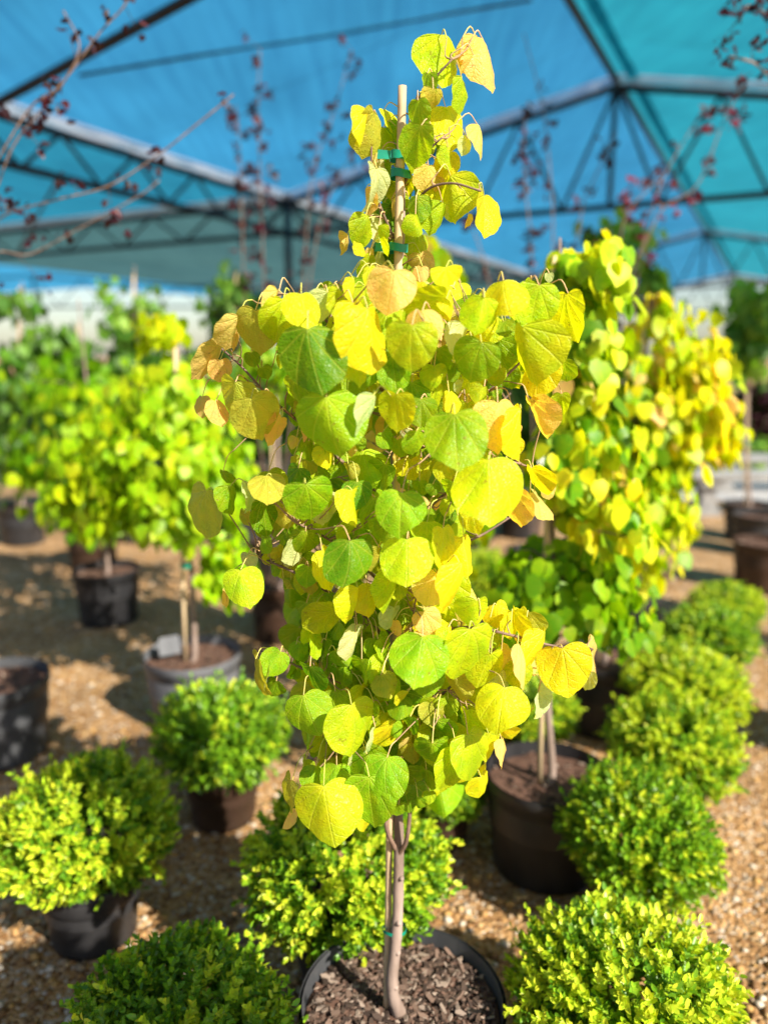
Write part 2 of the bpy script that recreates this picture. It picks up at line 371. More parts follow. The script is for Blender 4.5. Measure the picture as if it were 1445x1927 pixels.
# eave truss through A and B, running away from the camera
for (q0, q1, n) in ((QN, 0, 6), (0, Q2, 9), (Q2, Q3, 9)):
    bar(can, K(0, q0, EH-.14), K(0, q1, EH-.14), .045, 'beam'); bar(can, K(0, q0, CH), K(0, q1, CH), .045, 'bottom_chord')
    truss(can, K(0, q0, EH-.14), K(0, q1, EH-.14), K(0, q0, CH), K(0, q1, CH), n)
    valance(can, K(0, q0, EH), K(0, q1, EH), -RR)
    bar(can, K(HS, q0, EH+RH-.05), K(HS, q1, EH+RH-.05), .045, 'ridge_pole')
    strap(can, K(HS+.22, q0, EH+RH-.03), K(HS+.22, q1, EH+RH-.03), .14, RR, M_fabB)
    bar(can, K(2*HS, q0, EH-.06), K(2*HS, q1, EH-.06), .045, 'beam')
# a purlin under the left bay and a sewn cable across the near slope
bar(can, K(-6.4, 0, CH+.05), K(0, -4.5, CH+.05), .02, 'brace_cable')
def onroof(px, py):
    o = Vector((0, 0, CAMH)); d = P(px, py, 1.0)-o
    k = RH/HS; t = (EH-.06+k*(o-B0).dot(RR)-o.z)/(d.z-k*d.dot(RR)); return o+d*t
bar(can, onroof(150, 142), onroof(1000, 0), .016, 'brace_cable')
far = thing('shade_canopy', 'far lower blue shade canopy in the distance at the left edge', 'canopy', (-15, 36, 0))
def FK(x, y, z): return (-15+x, 36+y, z)
mb = MB()
for (x0, z0, x1, z1, nm) in ((-14, 4.9, -2.5, 5.6, 'fabric_panel'), (-2.5, 5.6, 9.5, 4.7, 'fabric_panel')):
    mb = MB(); mb.add([FK(x0, -7, z0), FK(x1, -7, z1), FK(x1, 12, z1), FK(x0, 12, z0)], [(0, 1, 2, 3)]); mb.build(nm, M_fabA, far, False)
    bar(far, FK(x0, 4, z0-.07), FK(x1, 4, z1-.07), .05, 'rafter')
bar(far, FK(-14, 4, 4.0), FK(9.5, 4, 4.0), .05, 'bottom_chord')
truss(far, FK(-2.5, 4, 5.5), FK(9.5, 4, 4.6), FK(-2.5, 4, 4.0), FK(9.5, 4, 4.0), 5, r=.03)
for x, zt in ((-14, 4.85), (-2.5, 5.5), (9.5, 4.65)): bar(far, FK(x, 4, 0), FK(x, 4, zt), .062, 'post')

# ------------------------------------------------------------------ leaves
def tmpl_hi(nr=5, ns=26):
    half = [(0, 0.02), (.09, -.035), (.23, -.07), (.38, -.04), (.50, .08), (.56, .26), (.555, .45), (.49, .63), (.375, .78), (.24, .89), (.10, .965), (0, 1.03)]
    h = catmull([(x, y, 0) for x, y in half], 2)
    out = [(p.x, p.y) for p in h] + [(-p.x, p.y) for p in h[-2:0:-1]]
    n = len(out); vs = [(0, .10)]
    for k in range(1, nr+1):
        f = (k/nr)
        for x, y in out: vs.append((x*f, .10+(y-.10)*f))
    fs = [(0, 1+i, 1+(i+1) % n) for i in range(n)]
    for k in range(nr-1):
        for i in range(n):
            j = (i+1) % n; fs.append((1+k*n+i, 1+(k+1)*n+i, 1+(k+1)*n+j, 1+k*n+j))
    return np.array(vs), fs
T_HI = tmpl_hi()
def tmpl_lo():
    vs = [(0, 0), (0, .35), (0, .7), (0, 1.02)] + [(.26, -.10), (.52, .16), (.49, .5), (.24, .84)] + [(-.26, -.10), (-.52, .16), (-.49, .5), (-.24, .84)]
    fs = [(0, 4, 5, 1), (1, 5, 6, 2), (2, 6, 7, 3), (0, 1, 9, 8), (1, 2, 10, 9), (2, 3, 11, 10)]
    return np.array(vs, float), fs
T_LO = tmpl_lo()
T_OV = (np.array([(0, 0), (.27, .33), (.22, .75), (0, 1), (-.22, .75), (-.27, .33)], float), [(0, 1, 2, 3), (0, 3, 4, 5)])
def add_leaf(mb, T, base, m, wv, L, W, col, droop=0.15, fold=0.12, wave=0.03, rs=0.0, twist=0.0):
    """T template; m midrib direction, wv width direction (unit), normal = wv x m"""
    t, f = T; x, y = t[:, 0], t[:, 1]
    q1 = math.sin(rs*41); q2 = math.sin(rs*67)
    x0, y0 = x, y; x = x*(1+.09*q1*np.sin(3*y)+.05*q2)+.05*q2*y*y*(np.abs(x) < 9); y = y*(1+.05*q1)
    th = np.arctan2(x, y-.02); r = np.hypot(x, y)
    z = fold*np.abs(x) - droop*y*y*np.sign(y) + wave*r*r*np.sin(3.1*th+rs*9) - 0.028*r*np.cos(th/0.55*2*PI)*(r > .2) + (math.sin(rs*23))*.32*x*x
    z = z + wave*0.9*np.sin(5*x+rs*20)*np.sin(4*y+rs*7)
    x2 = x*np.cos(twist*y) - z*np.sin(twist*y); z2 = x*np.sin(twist*y) + z*np.cos(twist*y)
    if len(x) > 20: z = z+.006*np.sin(37*th+rs*50)*(r > .42); x = x*(1+.012*np.sin(23*th+rs*70)); y = y+.010*np.sin(29*th+rs*30)*(r > .4)
    n = wv.cross(m)
    m_, w_, n_ = np.array(m), np.array(wv), np.array(n)
    V = np.array(base) + np.outer(x2*W, w_) + np.outer(y*L, m_) + np.outer(z2*L, n_)
    luv = np.stack([x0, y0, np.full(len(x), rs*30)], 1)
    mb.add(V, f, col, luv)

PAL = {'G': (.14, .32, .004), 'g': (.27, .47, .006), 'Y': (.48, .62, .008), 'y': (.76, .74, .01), 'o': (.90, .64, .18),
       'd': (.55, .54, .05), 'w': (.66, .72, .34), 'l': (.36, .60, .006)}
def jitter(c, rng, a=0.12):
    k = 1+a*(rng.random()*2-1)
    return tuple(min(.95, v*k*(1+.08*(rng.random()*2-1))) for v in c)
# leaves of the near redbud: (x0, y0, scale) of a survey square, then base x,y, tip x,y, width/length, kind
LV = {
(640, 30, .2215): """860 165 930 585 .75 Y;1150 170 1190 455 .5 o;1200 180 1340 545 .35 o;1130 330 1060 500 .35 o;1030 520 1075 775 .4 Y;740 485 700 700 .65 g;790 620 760 820 .85 d;660 715 660 930 .85 g;895 775 970 1120 .9 y;1165 925 1270 1170 .3 o;1075 1040 1050 1170 .7 w;300 815 260 1180 .45 d;235 800 250 1100 .2 y;370 800 480 930 .4 y;390 930 470 1120 .4 g;360 950 400 1230 .7 Y;690 930 610 1248 .75 g;700 1060 650 1310 .5 Y;580 930 560 1100 .35 Y;750 1000 800 1120 .4 Y""",
(640, 270, .2215): """520 100 530 215 .7 w;330 90 350 230 .5 o;310 210 290 570 .5 w;370 240 370 420 .4 Y;215 390 215 595 .3 o;430 150 430 400 .25 w;440 470 430 640 .35 o;750 190 710 380 .85 o;920 30 930 210 .4 Y;920 80 910 280 .95 y;935 270 940 625 .78 Y;1220 440 1245 780 .45 y;1090 600 1050 700 .5 o;650 450 660 655 .95 g;640 600 680 765 .6 Y;870 500 860 740 .75 Y;560 260 570 430 .4 y;580 450 590 560 .4 Y;220 610 200 880 .55 Y;170 800 220 960 .3 y;330 700 310 930 .4 Y;400 710 400 1000 .35 w;370 640 370 880 .2 w;560 740 550 930 .8 Y;540 680 540 740 .9 w;250 950 200 1129 .5 Y;340 930 340 1100 .35 w;260 890 270 1000 .6 o;570 970 560 1129 .4 g;60 770 60 950 .4 o""",
(340, 500, .2768): """862 425 895 800 1.12 G;990 890 1040 1255 1.05 g;820 190 865 430 .9 y;1000 180 940 390 .8 w;1080 170 1060 350 .5 Y;700 230 660 510 .75 Y;670 170 600 360 .45 o;510 300 480 580 .95 d;400 345 350 580 .4 o;390 450 400 590 .3 o;280 545 130 770 .3 o;270 640 270 790 .95 o;150 890 125 1025 .6 o;375 790 330 1030 .95 d;240 920 290 1080 .6 o;480 900 580 1170 1.0 d;690 1030 590 1210 .55 o;640 1110 620 1210 .4 Y;1175 90 1180 250 .3 y;1170 250 1190 540 .65 y;1270 290 1330 690 .6 y;1230 470 1290 640 .7 d;1280 10 1290 170 .5 Y;1400 310 1400 480 1.1 Y;1150 520 1250 800 .7 Y;790 760 800 980 .9 g;960 720 980 880 1 g;1070 350 1080 470 .6 Y;1310 880 1270 1230 .3 w;830 1010 790 1200 .5 o;790 1170 760 1250 .7 o;870 1190 880 1340 .7 g;980 1230 1000 1380 .9 y;1130 1190 1150 1290 .5 o;1180 1150 1190 1270 .7 g;680 610 690 700 .4 Y;560 880 600 980 .9 o;480 590 500 690 1 g;560 690 600 770 1 g""",
(720, 500, .2768): """75 30 40 310 1.0 o;270 5 270 105 .95 o;430 10 440 150 1.4 y;435 225 140 290 .7 Y;270 305 285 515 1.15 o;200 400 185 725 1.0 Y;480 140 485 380 .3 y;690 215 640 465 1.0 Y;820 100 830 325 1.25 y;1060 130 1020 430 .95 Y;1260 190 1250 515 .6 y;1200 520 1280 680 .45 o;945 410 985 795 .75 Y;1060 600 1020 880 .7 y;1110 730 1080 870 .5 o;670 520 580 780 1.0 g;550 390 540 640 .6 w;820 380 840 470 1.4 g;490 660 490 790 1.0 g;350 680 360 835 1.0 Y;790 700 780 830 .9 Y;260 905 260 1080 1.1 g;95 870 95 1130 .85 y;490 1005 495 1340 1.17 g;780 930 800 1250 .85 o;990 910 1090 1170 .5 o;1100 1030 1090 1170 .5 o;880 970 890 1170 .4 o;940 970 970 1300 .25 y;910 1090 920 1170 .9 o;690 820 640 950 .9 Y;450 860 470 1010 .5 y;540 780 520 880 .5 w;120 780 130 870 .8 g;270 820 280 900 1 g;170 800 200 880 .9 Y;890 1180 900 1300 1.0 y;700 1200 740 1300 .8 Y;160 1110 155 1185 .9 w;230 1120 240 1290 .7 g;100 1180 100 1320 .9 g;0 1130 60 1230 .9 g;70 600 60 780 1.0 g;50 620 80 655 .8 o;1230 640 1230 800 .6 g;1215 870 1210 1000 .9 Y;430 470 430 600 .35 o;380 600 390 690 .7 o;900 310 900 370 .8 y;1010 90 990 140 .7 Y;1130 50 1130 110 1 w;570 1010 600 1080 .9 Y""",
(340, 850, .2768): """850 215 930 525 1.0 g;1000 290 1000 500 .65 w;1165 260 1195 505 .8 y;580 165 600 300 1.6 d;800 110 750 260 .9 G;1200 205 1200 340 1.4 G;340 230 380 430 .75 g;180 260 150 580 .5 d;290 130 340 230 .5 g;470 215 480 415 .55 w;430 400 450 520 .6 d;560 330 590 560 .5 G;570 560 530 700 .6 g;700 390 740 525 .9 d;850 540 850 730 1.0 g;770 580 770 770 .4 w;720 560 720 700 .5 G;1030 560 1010 655 .9 g;1150 600 1160 815 1.3 G;960 670 1090 880 .55 y;870 830 880 940 1.2 d;870 780 860 880 1.4 g;940 870 930 1000 1.0 g;790 900 790 970 1 g;750 870 740 940 .8 g;700 860 700 945 .6 g;410 800 450 1030 1.1 Y;310 930 330 1050 .4 o;460 690 470 800 .9 w;600 690 600 780 .9 Y;650 760 640 850 .8 g;1060 1070 880 1210 .55 Y;880 1180 880 1300 .7 Y;1080 1160 1030 1280 .7 g;1200 920 1200 1140 .6 y;1310 900 1330 1100 .8 y;1330 1100 1330 1200 .9 g;1200 1180 1170 1300 .7 w;1110 830 1120 940 .4 w;1010 960 1010 1030 1 g;1100 940 1080 1040 .5 g;1220 520 1210 620 .9 g;1410 440 1350 640 1.0 g;1350 650 1340 840 .8 d;1420 720 1420 830 .6 o;660 650 670 740 .9 d;860 60 880 170 .7 d;770 30 780 110 .7 d;1040 90 1035 150 .8 Y;1140 90 1150 200 .9 d;730 730 740 780 1 w""",
(720, 850, .2768): """720 55 750 395 1.17 Y;130 280 120 475 1.35 g;480 210 480 415 .95 g;600 380 630 500 1.3 y;870 260 890 525 .8 o;1010 110 1100 300 .4 y;1030 270 1160 460 .25 o;1130 220 1140 330 .9 o;1000 290 960 350 .6 o;300 480 300 570 2.2 Y;165 590 180 880 1.05 Y;410 520 430 800 .4 y;550 580 580 830 .75 y;520 750 560 1090 .45 y;370 825 300 1060 .95 o;90 810 100 1060 .5 Y;80 1060 60 1200 .8 w;640 1010 600 1190 .9 Y;770 1040 790 1200 .8 y;880 1075 890 1270 .45 y;990 1090 985 1270 .7 d;510 430 540 570 .7 Y;330 570 320 600 1 o;440 940 460 1100 .5 y;200 960 200 1060 .6 y;130 170 130 230 1 g;250 200 260 300 .9 g;340 220 350 310 1 g;310 390 305 470 1.2 g;420 380 440 480 1.2 G;380 60 340 150 .7 Y;30 210 20 290 .8 g;60 460 20 620 1.0 g;480 150 485 200 1 o;350 1030 350 1100 .6 Y;200 1000 230 1050 .8 y;100 1130 120 1220 .8 Y;330 1150 300 1250 .8 Y;240 1160 240 1210 1.2 y""",
(440, 1190, .2768): """475 425 530 605 1.3 g;1285 20 1250 245 1.35 g;1330 240 1310 420 1.1 g;1160 230 1190 390 .9 g;690 400 690 525 1.25 g;520 230 560 430 .65 G;870 180 870 350 .7 g;950 40 970 185 .9 g;800 490 870 790 .92 Y;870 360 850 540 .6 Y;1050 500 1040 620 .8 g;1080 600 1080 700 1.1 g;1200 570 1170 700 .9 g;1340 480 1340 540 2.2 d;1390 590 1390 750 .75 g;1350 750 1350 940 1.0 g;1042 850 1020 1020 1.45 g;920 980 920 1255 1.05 g;612 1040 650 1330 1.15 Y;700 900 690 1035 1.3 g;560 910 540 985 1.9 g;490 860 450 960 .8 Y;830 810 810 990 .5 w;1130 1030 1110 1160 .95 g;1120 1170 1110 1270 .9 g;1250 1120 1240 1215 .75 g;1330 1080 1330 1145 1.1 Y;1030 1190 980 1325 .9 y;880 1220 920 1340 .8 y;400 1000 330 1210 .5 d;390 1190 340 1330 .5 o;150 180 130 430 .35 d;210 190 190 370 .35 w;320 130 260 230 1.4 g;450 70 440 150 1.3 g;290 330 260 440 .8 g;540 10 590 160 .5 Y;620 0 640 90 .9 g;830 0 820 180 .5 w;720 60 700 110 .8 w;550 150 530 210 .8 w;690 120 740 210 1.2 g;1000 290 1050 400 1.2 d;800 350 800 440 .8 o;1030 190 1010 260 .7 g;960 640 960 820 .35 w;700 610 690 780 .7 g;600 710 590 840 .5 Y;510 620 480 780 .3 g;510 790 530 870 .6 g;1140 440 1140 530 1.4 g;1200 400 1190 460 1.3 y;1230 760 1220 900 .8 d;1310 930 1340 1070 .6 g;1380 900 1380 1000 .7 g;1420 880 1420 1060 .8 g;700 240 730 370 .5 g;430 250 380 310 .6 g;780 220 800 330 .5 g;650 560 640 640 .9 g""",
(780, 1130, .2768): """370 190 360 555 .68 Y;1000 320 1060 600 1.08 y;1180 290 1260 500 .5 o;1190 480 1150 590 .5 w;865 205 860 490 .45 y;700 290 840 540 .3 o;690 360 660 450 .9 o;590 330 620 500 .6 o;600 470 660 640 .5 w;610 590 580 820 1.15 y;520 360 420 600 .8 Y;720 420 700 550 1.2 Y;280 520 310 690 .9 d;370 620 350 730 .8 y;840 620 905 810 .45 w;790 740 730 840 .6 o;560 840 630 980 .5 y;590 940 655 1100 .3 o;360 740 410 920 .55 Y;360 910 460 1190 .65 Y;500 900 490 1080 .9 Y;150 810 170 970 .7 g;120 970 130 1155 1.0 g;280 1010 230 1280 .8 Y;340 1100 380 1260 .5 y;450 1200 460 1350 .8 y;480 1110 490 1200 .3 y;100 1300 100 1365 1.1 Y;80 1150 100 1290 .5 g;150 1130 150 1210 .8 g;700 240 740 300 .8 o;665 70 680 250 .5 y;230 180 260 360 .5 Y;250 770 260 870 .9 Y;560 230 600 330 .7 Y;880 570 850 620 1 g;900 560 920 620 1 Y;300 330 280 420 .9 Y;230 330 240 400 .8 y;200 440 230 560 .8 Y"""}
# ------------------------------------------------------------------ potted plants
def pot_parts(root, D, h, mat, soil=True, chips=260, seed=0, big=True):
    """nursery pot: tapered body, thick rolled rim, mulch"""
    r = D/2; c = tuple(root.location); mb = MB()
    prof = [(0.0, .004), (r*.80, .004), (r*.82, .02), (r*.86, h*.45), (r*.865, h*.455), (r*.94, h-.055), (r*.975, h-.05), (r*.975, h-.012)]
    lathe(mb, prof, 56, c, .006, seed)
    inner = [(r*.945, h-.012), (r*.93, h-.06), (r*.90, h*.5)]
    lathe(mb, inner, 56, c, .006, seed)
    p = mb.build('pot', mat, root)
    mr = MB(); lip = [(r*.975+.009*math.cos(a), h-.004+.009*math.sin(a)) for a in [2*PI*i/10 for i in range(11)]]
    lathe(mr, [(max(.01, x-.004), z) for x, z in lip], 56, c, .006, seed)
    rim = mr.build('rim', mat, root); rim.parent = p; rim.matrix_parent_inverse = Matrix.Translation(-root.location)
    if not soil: return
    ms = MB(); rng = random.Random(seed+77); rs = r*.925; nr_ = 9; ns = 28; vs = [(c[0], c[1], c[2]+h-.045)]
    for k in range(1, nr_+1):
        for i in range(ns):
            a = 2*PI*i/ns; q = rs*k/nr_
            vs.append((c[0]+q*math.cos(a), c[1]+q*math.sin(a), c[2]+h-.055+.012*noise.noise(Vector((q*math.cos(a)*18, q*math.sin(a)*18, seed)))))
    fs = [(0, 1+i, 1+(i+1) % ns) for i in range(ns)]
    for k in range(nr_-1):
        for i in range(ns):
            j = (i+1) % ns; fs.append((1+k*ns+i, 1+(k+1)*ns+i, 1+(k+1)*ns+j, 1+k*ns+j))
    ms.add(vs, fs, (0.10, 0.055, 0.038))
    for i in range(chips):
        a = rng.random()*6.28; q = rs*.97*math.sqrt(rng.random()); s = .004+.013*rng.random()**2*(1 if big else .75)
        rz = rng.random()*3.14; z = c[2]+h-.052+.010*rng.random()
        m = Matrix.Rotation(rz, 3, 'Z') @ Matrix.Rotation(rng.uniform(-.5, .5), 3, 'X') @ Matrix.Rotation(rng.uniform(-.4, .4), 3, 'Y')
        pts = [m @ Vector((x*s*rng.uniform(.8, 1.2), y*s*.45*rng.uniform(.6, 1.3), zz*s*.16)) for zz in (-1, 1) for x, y in ((-1, -.7), (.2, -1), (1, -.2), (.7, .9), (-.8, .8))]
        pos = Vector((c[0]+q*math.cos(a), c[1]+q*math.sin(a), z))
        cc = rng.choice([(.06, .04, .03), (.10, .065, .048), (.16, .105, .078), (.25, .19, .15), (.12, .07, .05), (.04, .026, .02)])
        ms.add([tuple(pos+p_) for p_ in pts], [(0, 1, 2, 3, 4), (9, 8, 7, 6, 5), (0, 5, 6, 1), (1, 6, 7, 2), (2, 7, 8, 3), (3, 8, 9, 4), (4, 9, 5, 0)], cc)
    ms.build('mulch', M_chip, root, smooth=False)

def tie(root, pos, r=.022, h=.016, flap=True, ax=None):
    mb = MB(); n = 14
    vs = []; fs = []
    for k in range(n+1):
        a = 2*PI*k/n
        for dz in (-h/2, h/2): vs.append((pos[0]+r*1.15*math.cos(a), pos[1]+r*.9*math.sin(a), pos[2]+dz+.002*math.sin(a*2)))
    fs = [(2*k, 2*k+2, 2*k+3, 2*k+1) for k in range(n)]
    mb.add(vs, fs)
    if flap:
        mb.add([(pos[0]-r, pos[1]-r*.6, pos[2]-h/2), (pos[0]-r, pos[1]-r*.6, pos[2]+h/2), (pos[0]-r-.022, pos[1]-r*.8, pos[2]+h/2+.001), (pos[0]-r-.024, pos[1]-r*.75, pos[2]-h/2)], [(0, 1, 2, 3)])
    return mb.build('tie', M_tape, root)

# ---- the near redbud
Y0 = 1.40
rb = thing('redbud_tree', 'tall golden leaved redbud in sharp focus, staked in a black pot front and centre', 'potted tree', tuple(G(757, 1962, 0) if False else Vector((P(757, 1900, Y0).x, Y0, 0))))
pot_parts(rb, .45, .345, M_dgrey, chips=2600, seed=1, big=False)
def tk(pts): return [P(px, py, Y0+dy) for px, py, dy in pts]
trunk_pts = tk([(760, 1935, 0), (753, 1910, 0), (740, 1875, -.004), (738, 1838, -.006), (744, 1780, -.004), (748, 1720, 0), (750, 1620, 0), (750, 1555, 0.01), (745, 1480, .015), (742, 1380, .02), (741, 1250, .02), (743, 1120, .02), (744, 1000, .025), (742, 880, .03), (744, 760, .03), (750, 640, .03), (752, 520, .02), (757, 440, .012), (758, 350, .012), (757, 290, .015)])
mb = MB(); cp = catmull(trunk_pts, 5); n = len(cp)
rad = [.0112*(1-i/n)**.75+.0026 for i in range(n)]
for i in range(n):
    if i < 8: rad[i] *= 1.5-.06*i
for (k, a) in ((9, 1.12), (14, 1.10), (22, 1.12), (27, 1.08)): rad[k] *= a
tube(mb, cp, rad, 0, 12)
for (px, py, s) in ((748, 1795, .006), (750, 1739, .006), (755, 1655, .005), (744, 1860, .006)):   # pruning knots
    p = P(px, py, Y0-.014); vs = []; fs = []
    tube(mb, [p+Vector((0, .008, 0)), p+Vector((.001, 0, .001)), p+Vector((.002, -.004, .002))], [s*1.25, s, s*.55], 0, 8)
mb.build('trunk', M_bark, rb)
branches = [
 [(748, 1610, 0), (765, 1580, -.02), (772, 1500, -.03), (768, 1400, -.05), (800, 1345, -.08), (850, 1290, -.12), (905, 1255, -.14)],
 [(745, 1600, 0), (728, 1560, -.02), (722, 1500, -.02), (700, 1420, -.05), (640, 1375, -.09), (605, 1345, -.10)],
 [(742, 1400, .02), (690, 1340, -.05), (650, 1290, -.08), (600, 1272, -.10), (530, 1240, -.08), (490, 1225, -.05)],
 [(741, 1240, .02), (700, 1170, -.05), (640, 1130, -.08), (580, 1090, -.10), (520, 1062, -.08), (480, 1045, -.04)],
 [(743, 1120, .02), (705, 1085, -.04), (665, 1045, -.08), (610, 1010, -.12), (560, 985, -.15)],
 [(744, 960, .03), (690, 905, -.02), (640, 865, -.05), (570, 800, -.06), (510, 750, -.05), (455, 690, -.02), (410, 650, 0)],
 [(743, 905, .03), (755, 865, 0), (775, 850, -.06), (830, 830, -.12)],
 [(743, 1010, .03), (800, 960, -.04), (880, 900, -.10), (950, 870, -.12), (1000, 880, -.1)],
 [(744, 830, .03), (820, 790, -.03), (900, 750, -.06), (960, 700, -.06), (1010, 650, -.04)],
 [(744, 790, .03), (810, 700, -.06), (880, 620, -.08), (950, 560, -.06), (1040, 545, -.02)],
 [(744, 760, .03), (690, 700, -.03), (630, 620, -.07), (560, 560, -.08), (510, 555, -.05)],
 [(741, 1230, .02), (800, 1200, -.06), (880, 1180, -.12), (960, 1195, -.14), (1040, 1215, -.12), (1115, 1222, -.08)],
 [(742, 1320, .02), (800, 1260, -.02), (870, 1240, -.04), (930, 1280, -.02)],
 [(742, 1100, .02), (820, 1040, .02), (900, 1010, .06), (980, 960, .1)],
 [(744, 900, .03), (820, 850, .12), (900, 800, .2), (960, 740, .25)],
 [(742, 1200, .03), (660, 1100, .12), (590, 1030, .2), (520, 980, .24)],
 [(744, 720, .03), (690, 640, .1), (640, 600, .18)],
 [(742, 1380, .03), (820, 1330, .1), (900, 1290, .18)],
 [(757, 290, .015), (775, 230, 0), (790, 180, -.01), (815, 150, -.02), (850, 112, -.03)],
 [(757, 350, .01), (790, 300, -.02), (830, 260, -.04)],
 [(756, 480, .02), (720, 400, -.01), (700, 330, -.03), (700, 240, -.04)],
 [(757, 420, .01), (800, 360, -.03), (850, 345, -.06), (905, 360, -.08)],
 [(778, 1225, 0), (776, 1180, -.08), (783, 1120, -.12)],
]
skel = list(catmull(trunk_pts, 5)[24:])
for i, b in enumerate(branches):
    mb = MB(); q = catmull(tk(b), 6)
    rr = .0052 if i < 2 else .0040
    if i >= 18: rr = .0026
    tube(mb, q, rr, .0016, 7); skel += q[2:]
    mb.build('branch', M_twig, rb)
mb = MB(); sp = [P(727, 1900, Y0+.012), P(730, 1750, Y0+.012), P(733, 1560, Y0+.010), P(737, 1400, Y0+.006), P(745, 1000, Y0+.01), P(749, 500, Y0+.0), P(752, 360, Y0-.004), P(757, 162, Y0-.004)]
q = catmull(sp, 5); tube(mb, q, [.0072*(1+.10*(k % 7 == 3)) for k in range(len(q))], 0, 10)
mb.build('stake', M_stake, rb)
for px, py, fl in ((753, 294, True), (754, 328, False), (748, 467, True), (742, 1748, False)):
    tie(rb, P(px, py, Y0+(.0 if py < 600 else .008)), .0155 if py < 600 else .022, .0135 if py < 600 else .008, fl)
# leaves surveyed one by one, then the ones behind them
crown = MB(); pet = MB(); rng = random.Random(5)
sk_np = np.array([tuple(v) for v in skel])
def hang(px0, py0, px1, py1, wr, kind, dy, rng, hi=True):
    b = P(px0, py0, Y0+dy); t = P(px1, py1, Y0+dy)
    v = t-b; L = v.length; m = v.normalized(); view = (b-Vector((0, 0, CAMH))).normalized()
    side = m.cross(view).normalized()          # in the picture plane
    if side.x < 0: side = -side
    front = side.cross(m).normalized()
    if front.dot(view) > 0: front = -front     # towards the camera
    right = (px0+px1)/2 > 745
    if wr > 1.02:
        L2 = L*wr; ph = math.acos(1/wr); m2 = (m*math.cos(ph)+front*math.sin(ph)*1.0).normalized(); W = L*wr; L = L2; m = m2; side = (side-m*side.dot(m)).normalized()
        n = side.cross(m)
    else:
        cosv = max(.12, wr/1.0); th = math.acos(min(1, cosv))
        sgn = 1 if kind in 'YyowL' else -1
        if rng.random() < .2: sgn = -sgn
        # turn about the midrib so that the face looks right (sunny kinds) or left
        side = (side*math.cos(th)+front*(-math.sin(th))*sgn).normalized(); W = L
    lit = kind in 'Yyow'
    # lean the blade: sunny ones tilt up to the sun, the others hang
    tilt = rng.uniform(-.18, .30) if lit else rng.uniform(-.30, .02)
    m = (m+front*tilt).normalized(); side = (side-m*side.dot(m)).normalized()
    nrm = side.cross(m)
    flip = nrm.dot(view) > 0
    wv = side if not flip else -side
    col = jitter(PAL[kind], rng)
    small = kind == 'o'
    add_leaf(crown, T_HI, b, m, wv, L*(1.05 if py0 > 520 else 1.09), W*(1.03 if py0 > 520 else 1.07), col, droop=rng.uniform(.02, .36), fold=(rng.uniform(-.36, .08) if rng.random() < .6 else rng.uniform(-.75, -.4)) if not small else rng.uniform(-.5, -.15),
             wave=rng.uniform(.04, .085), rs=rng.random(), twist=rng.uniform(-.55, .55))
    # petiole: arches up and back from the blade to the nearest wood
    bn = np.array(tuple(b)); dd = np.linalg.norm(sk_np-bn, axis=1); dd = dd + .6*np.maximum(0, bn[2]-.0-sk_np[:, 2]-.15)
    s = Vector(sk_np[int(np.argmin(dd))]); dist = (s-b).length; pl = min(dist, rng.uniform(.03, .055))
    e = b+(s-b).normalized()*pl*.85+Vector((0, 0, pl*.35))
    mid = b+(e-b)*.45+Vector((0, 0, pl*.28))+front*.004
    pc = rng.choice([(.62, .50, .14), (.66, .42, .20), (.50, .50, .10)])
    tube(pet, catmull([b+m*.1*L*.02, mid, e], 3), .0009, .0011, 4, pc, cap=False)
    if dist > pl*1.05: tube(pet, catmull([e, e.lerp(s, .5)+Vector((rng.uniform(-.008, .008), .004, rng.uniform(-.012, .004))), s], 3), .0011, .0016, 4, (.30, .20, .11), cap=False)
for (x0, y0, sc), txt in LV.items():
    for row in txt.split(';'):
        a = row.split(); bx, by, tx, ty, wr = map(float, a[:5]); kind = a[5]
        bx, tx = x0+bx*sc, x0+tx*sc; by, ty = y0+by*sc, y0+ty*sc
        cx, cy = (bx+tx)/2, (by+ty)/2
        Rx = 90 if cy < 520 else 370
        e = math.sqrt(max(0, 1-((cx-745)/Rx)**2))
        size = math.hypot(tx-bx, ty-by)*max(.8, wr)
        dy = -(.05+.24*min(1, size/95))*e*(0.35 if cy < 520 else 1)+rng.uniform(-.02, .02)
        if cy < 520 and 715 < cx < 772: dy = .022
        hang(bx, by, tx, ty, wr, kind, dy, rng)
prof = [(180, 20, 90), (300, 55, 120), (420, 50, 60), (500, 60, 60), (560, 200, 250), (650, 300, 290), (800, 290, 240), (950, 300, 230), (1100, 270, 150), (1220, 230, 320), (1330, 180, 210), (1430, 150, 140), (1540, 110, 60)]
for i in range(900):
    py = rng.uniform(190, 1465)
    if py < 520 and rng.random() < .82: continue
    k = max(j for j in range(len(prof)) if prof[j][0] <= py) if py >= 180 else 0
    k2 = min(k+1, len(prof)-1); f = 0 if k2 == k else (py-prof[k][0])/(prof[k2][0]-prof[k][0])
    l = prof[k][1]*(1-f)+prof[k2][1]*f; r_ = prof[k][2]*(1-f)+prof[k2][2]*f
    u = rng.uniform(-1, 1); px = 745+(u*l if u < 0 else u*r_)*.82
    if (px > 865 and 930 < py < 1130) or (px < 560 and (640 < py < 880 or 1100 < py < 1230)) or (px < 600 and py > 1290): continue
    dy = rng.uniform(-.05, .30)*math.sqrt(max(.05, 1-u*u))
    if i % 3 == 0: dy = rng.uniform(-.17, -.03)*math.sqrt(max(.05, 1-u*u))
    if py < 520: dy = .02+abs(dy)*.3
    ln = rng.uniform(26, 64)*(0.8 if py < 520 else 1); an = rng.gauss(0, .3)
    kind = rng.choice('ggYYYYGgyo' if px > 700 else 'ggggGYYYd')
    hang(px, py, px+ln*math.sin(an), py+ln*math.cos(an), rng.uniform(.45, 1.25), kind, dy, rng)
crown.build('crown', M_leafhi, rb)
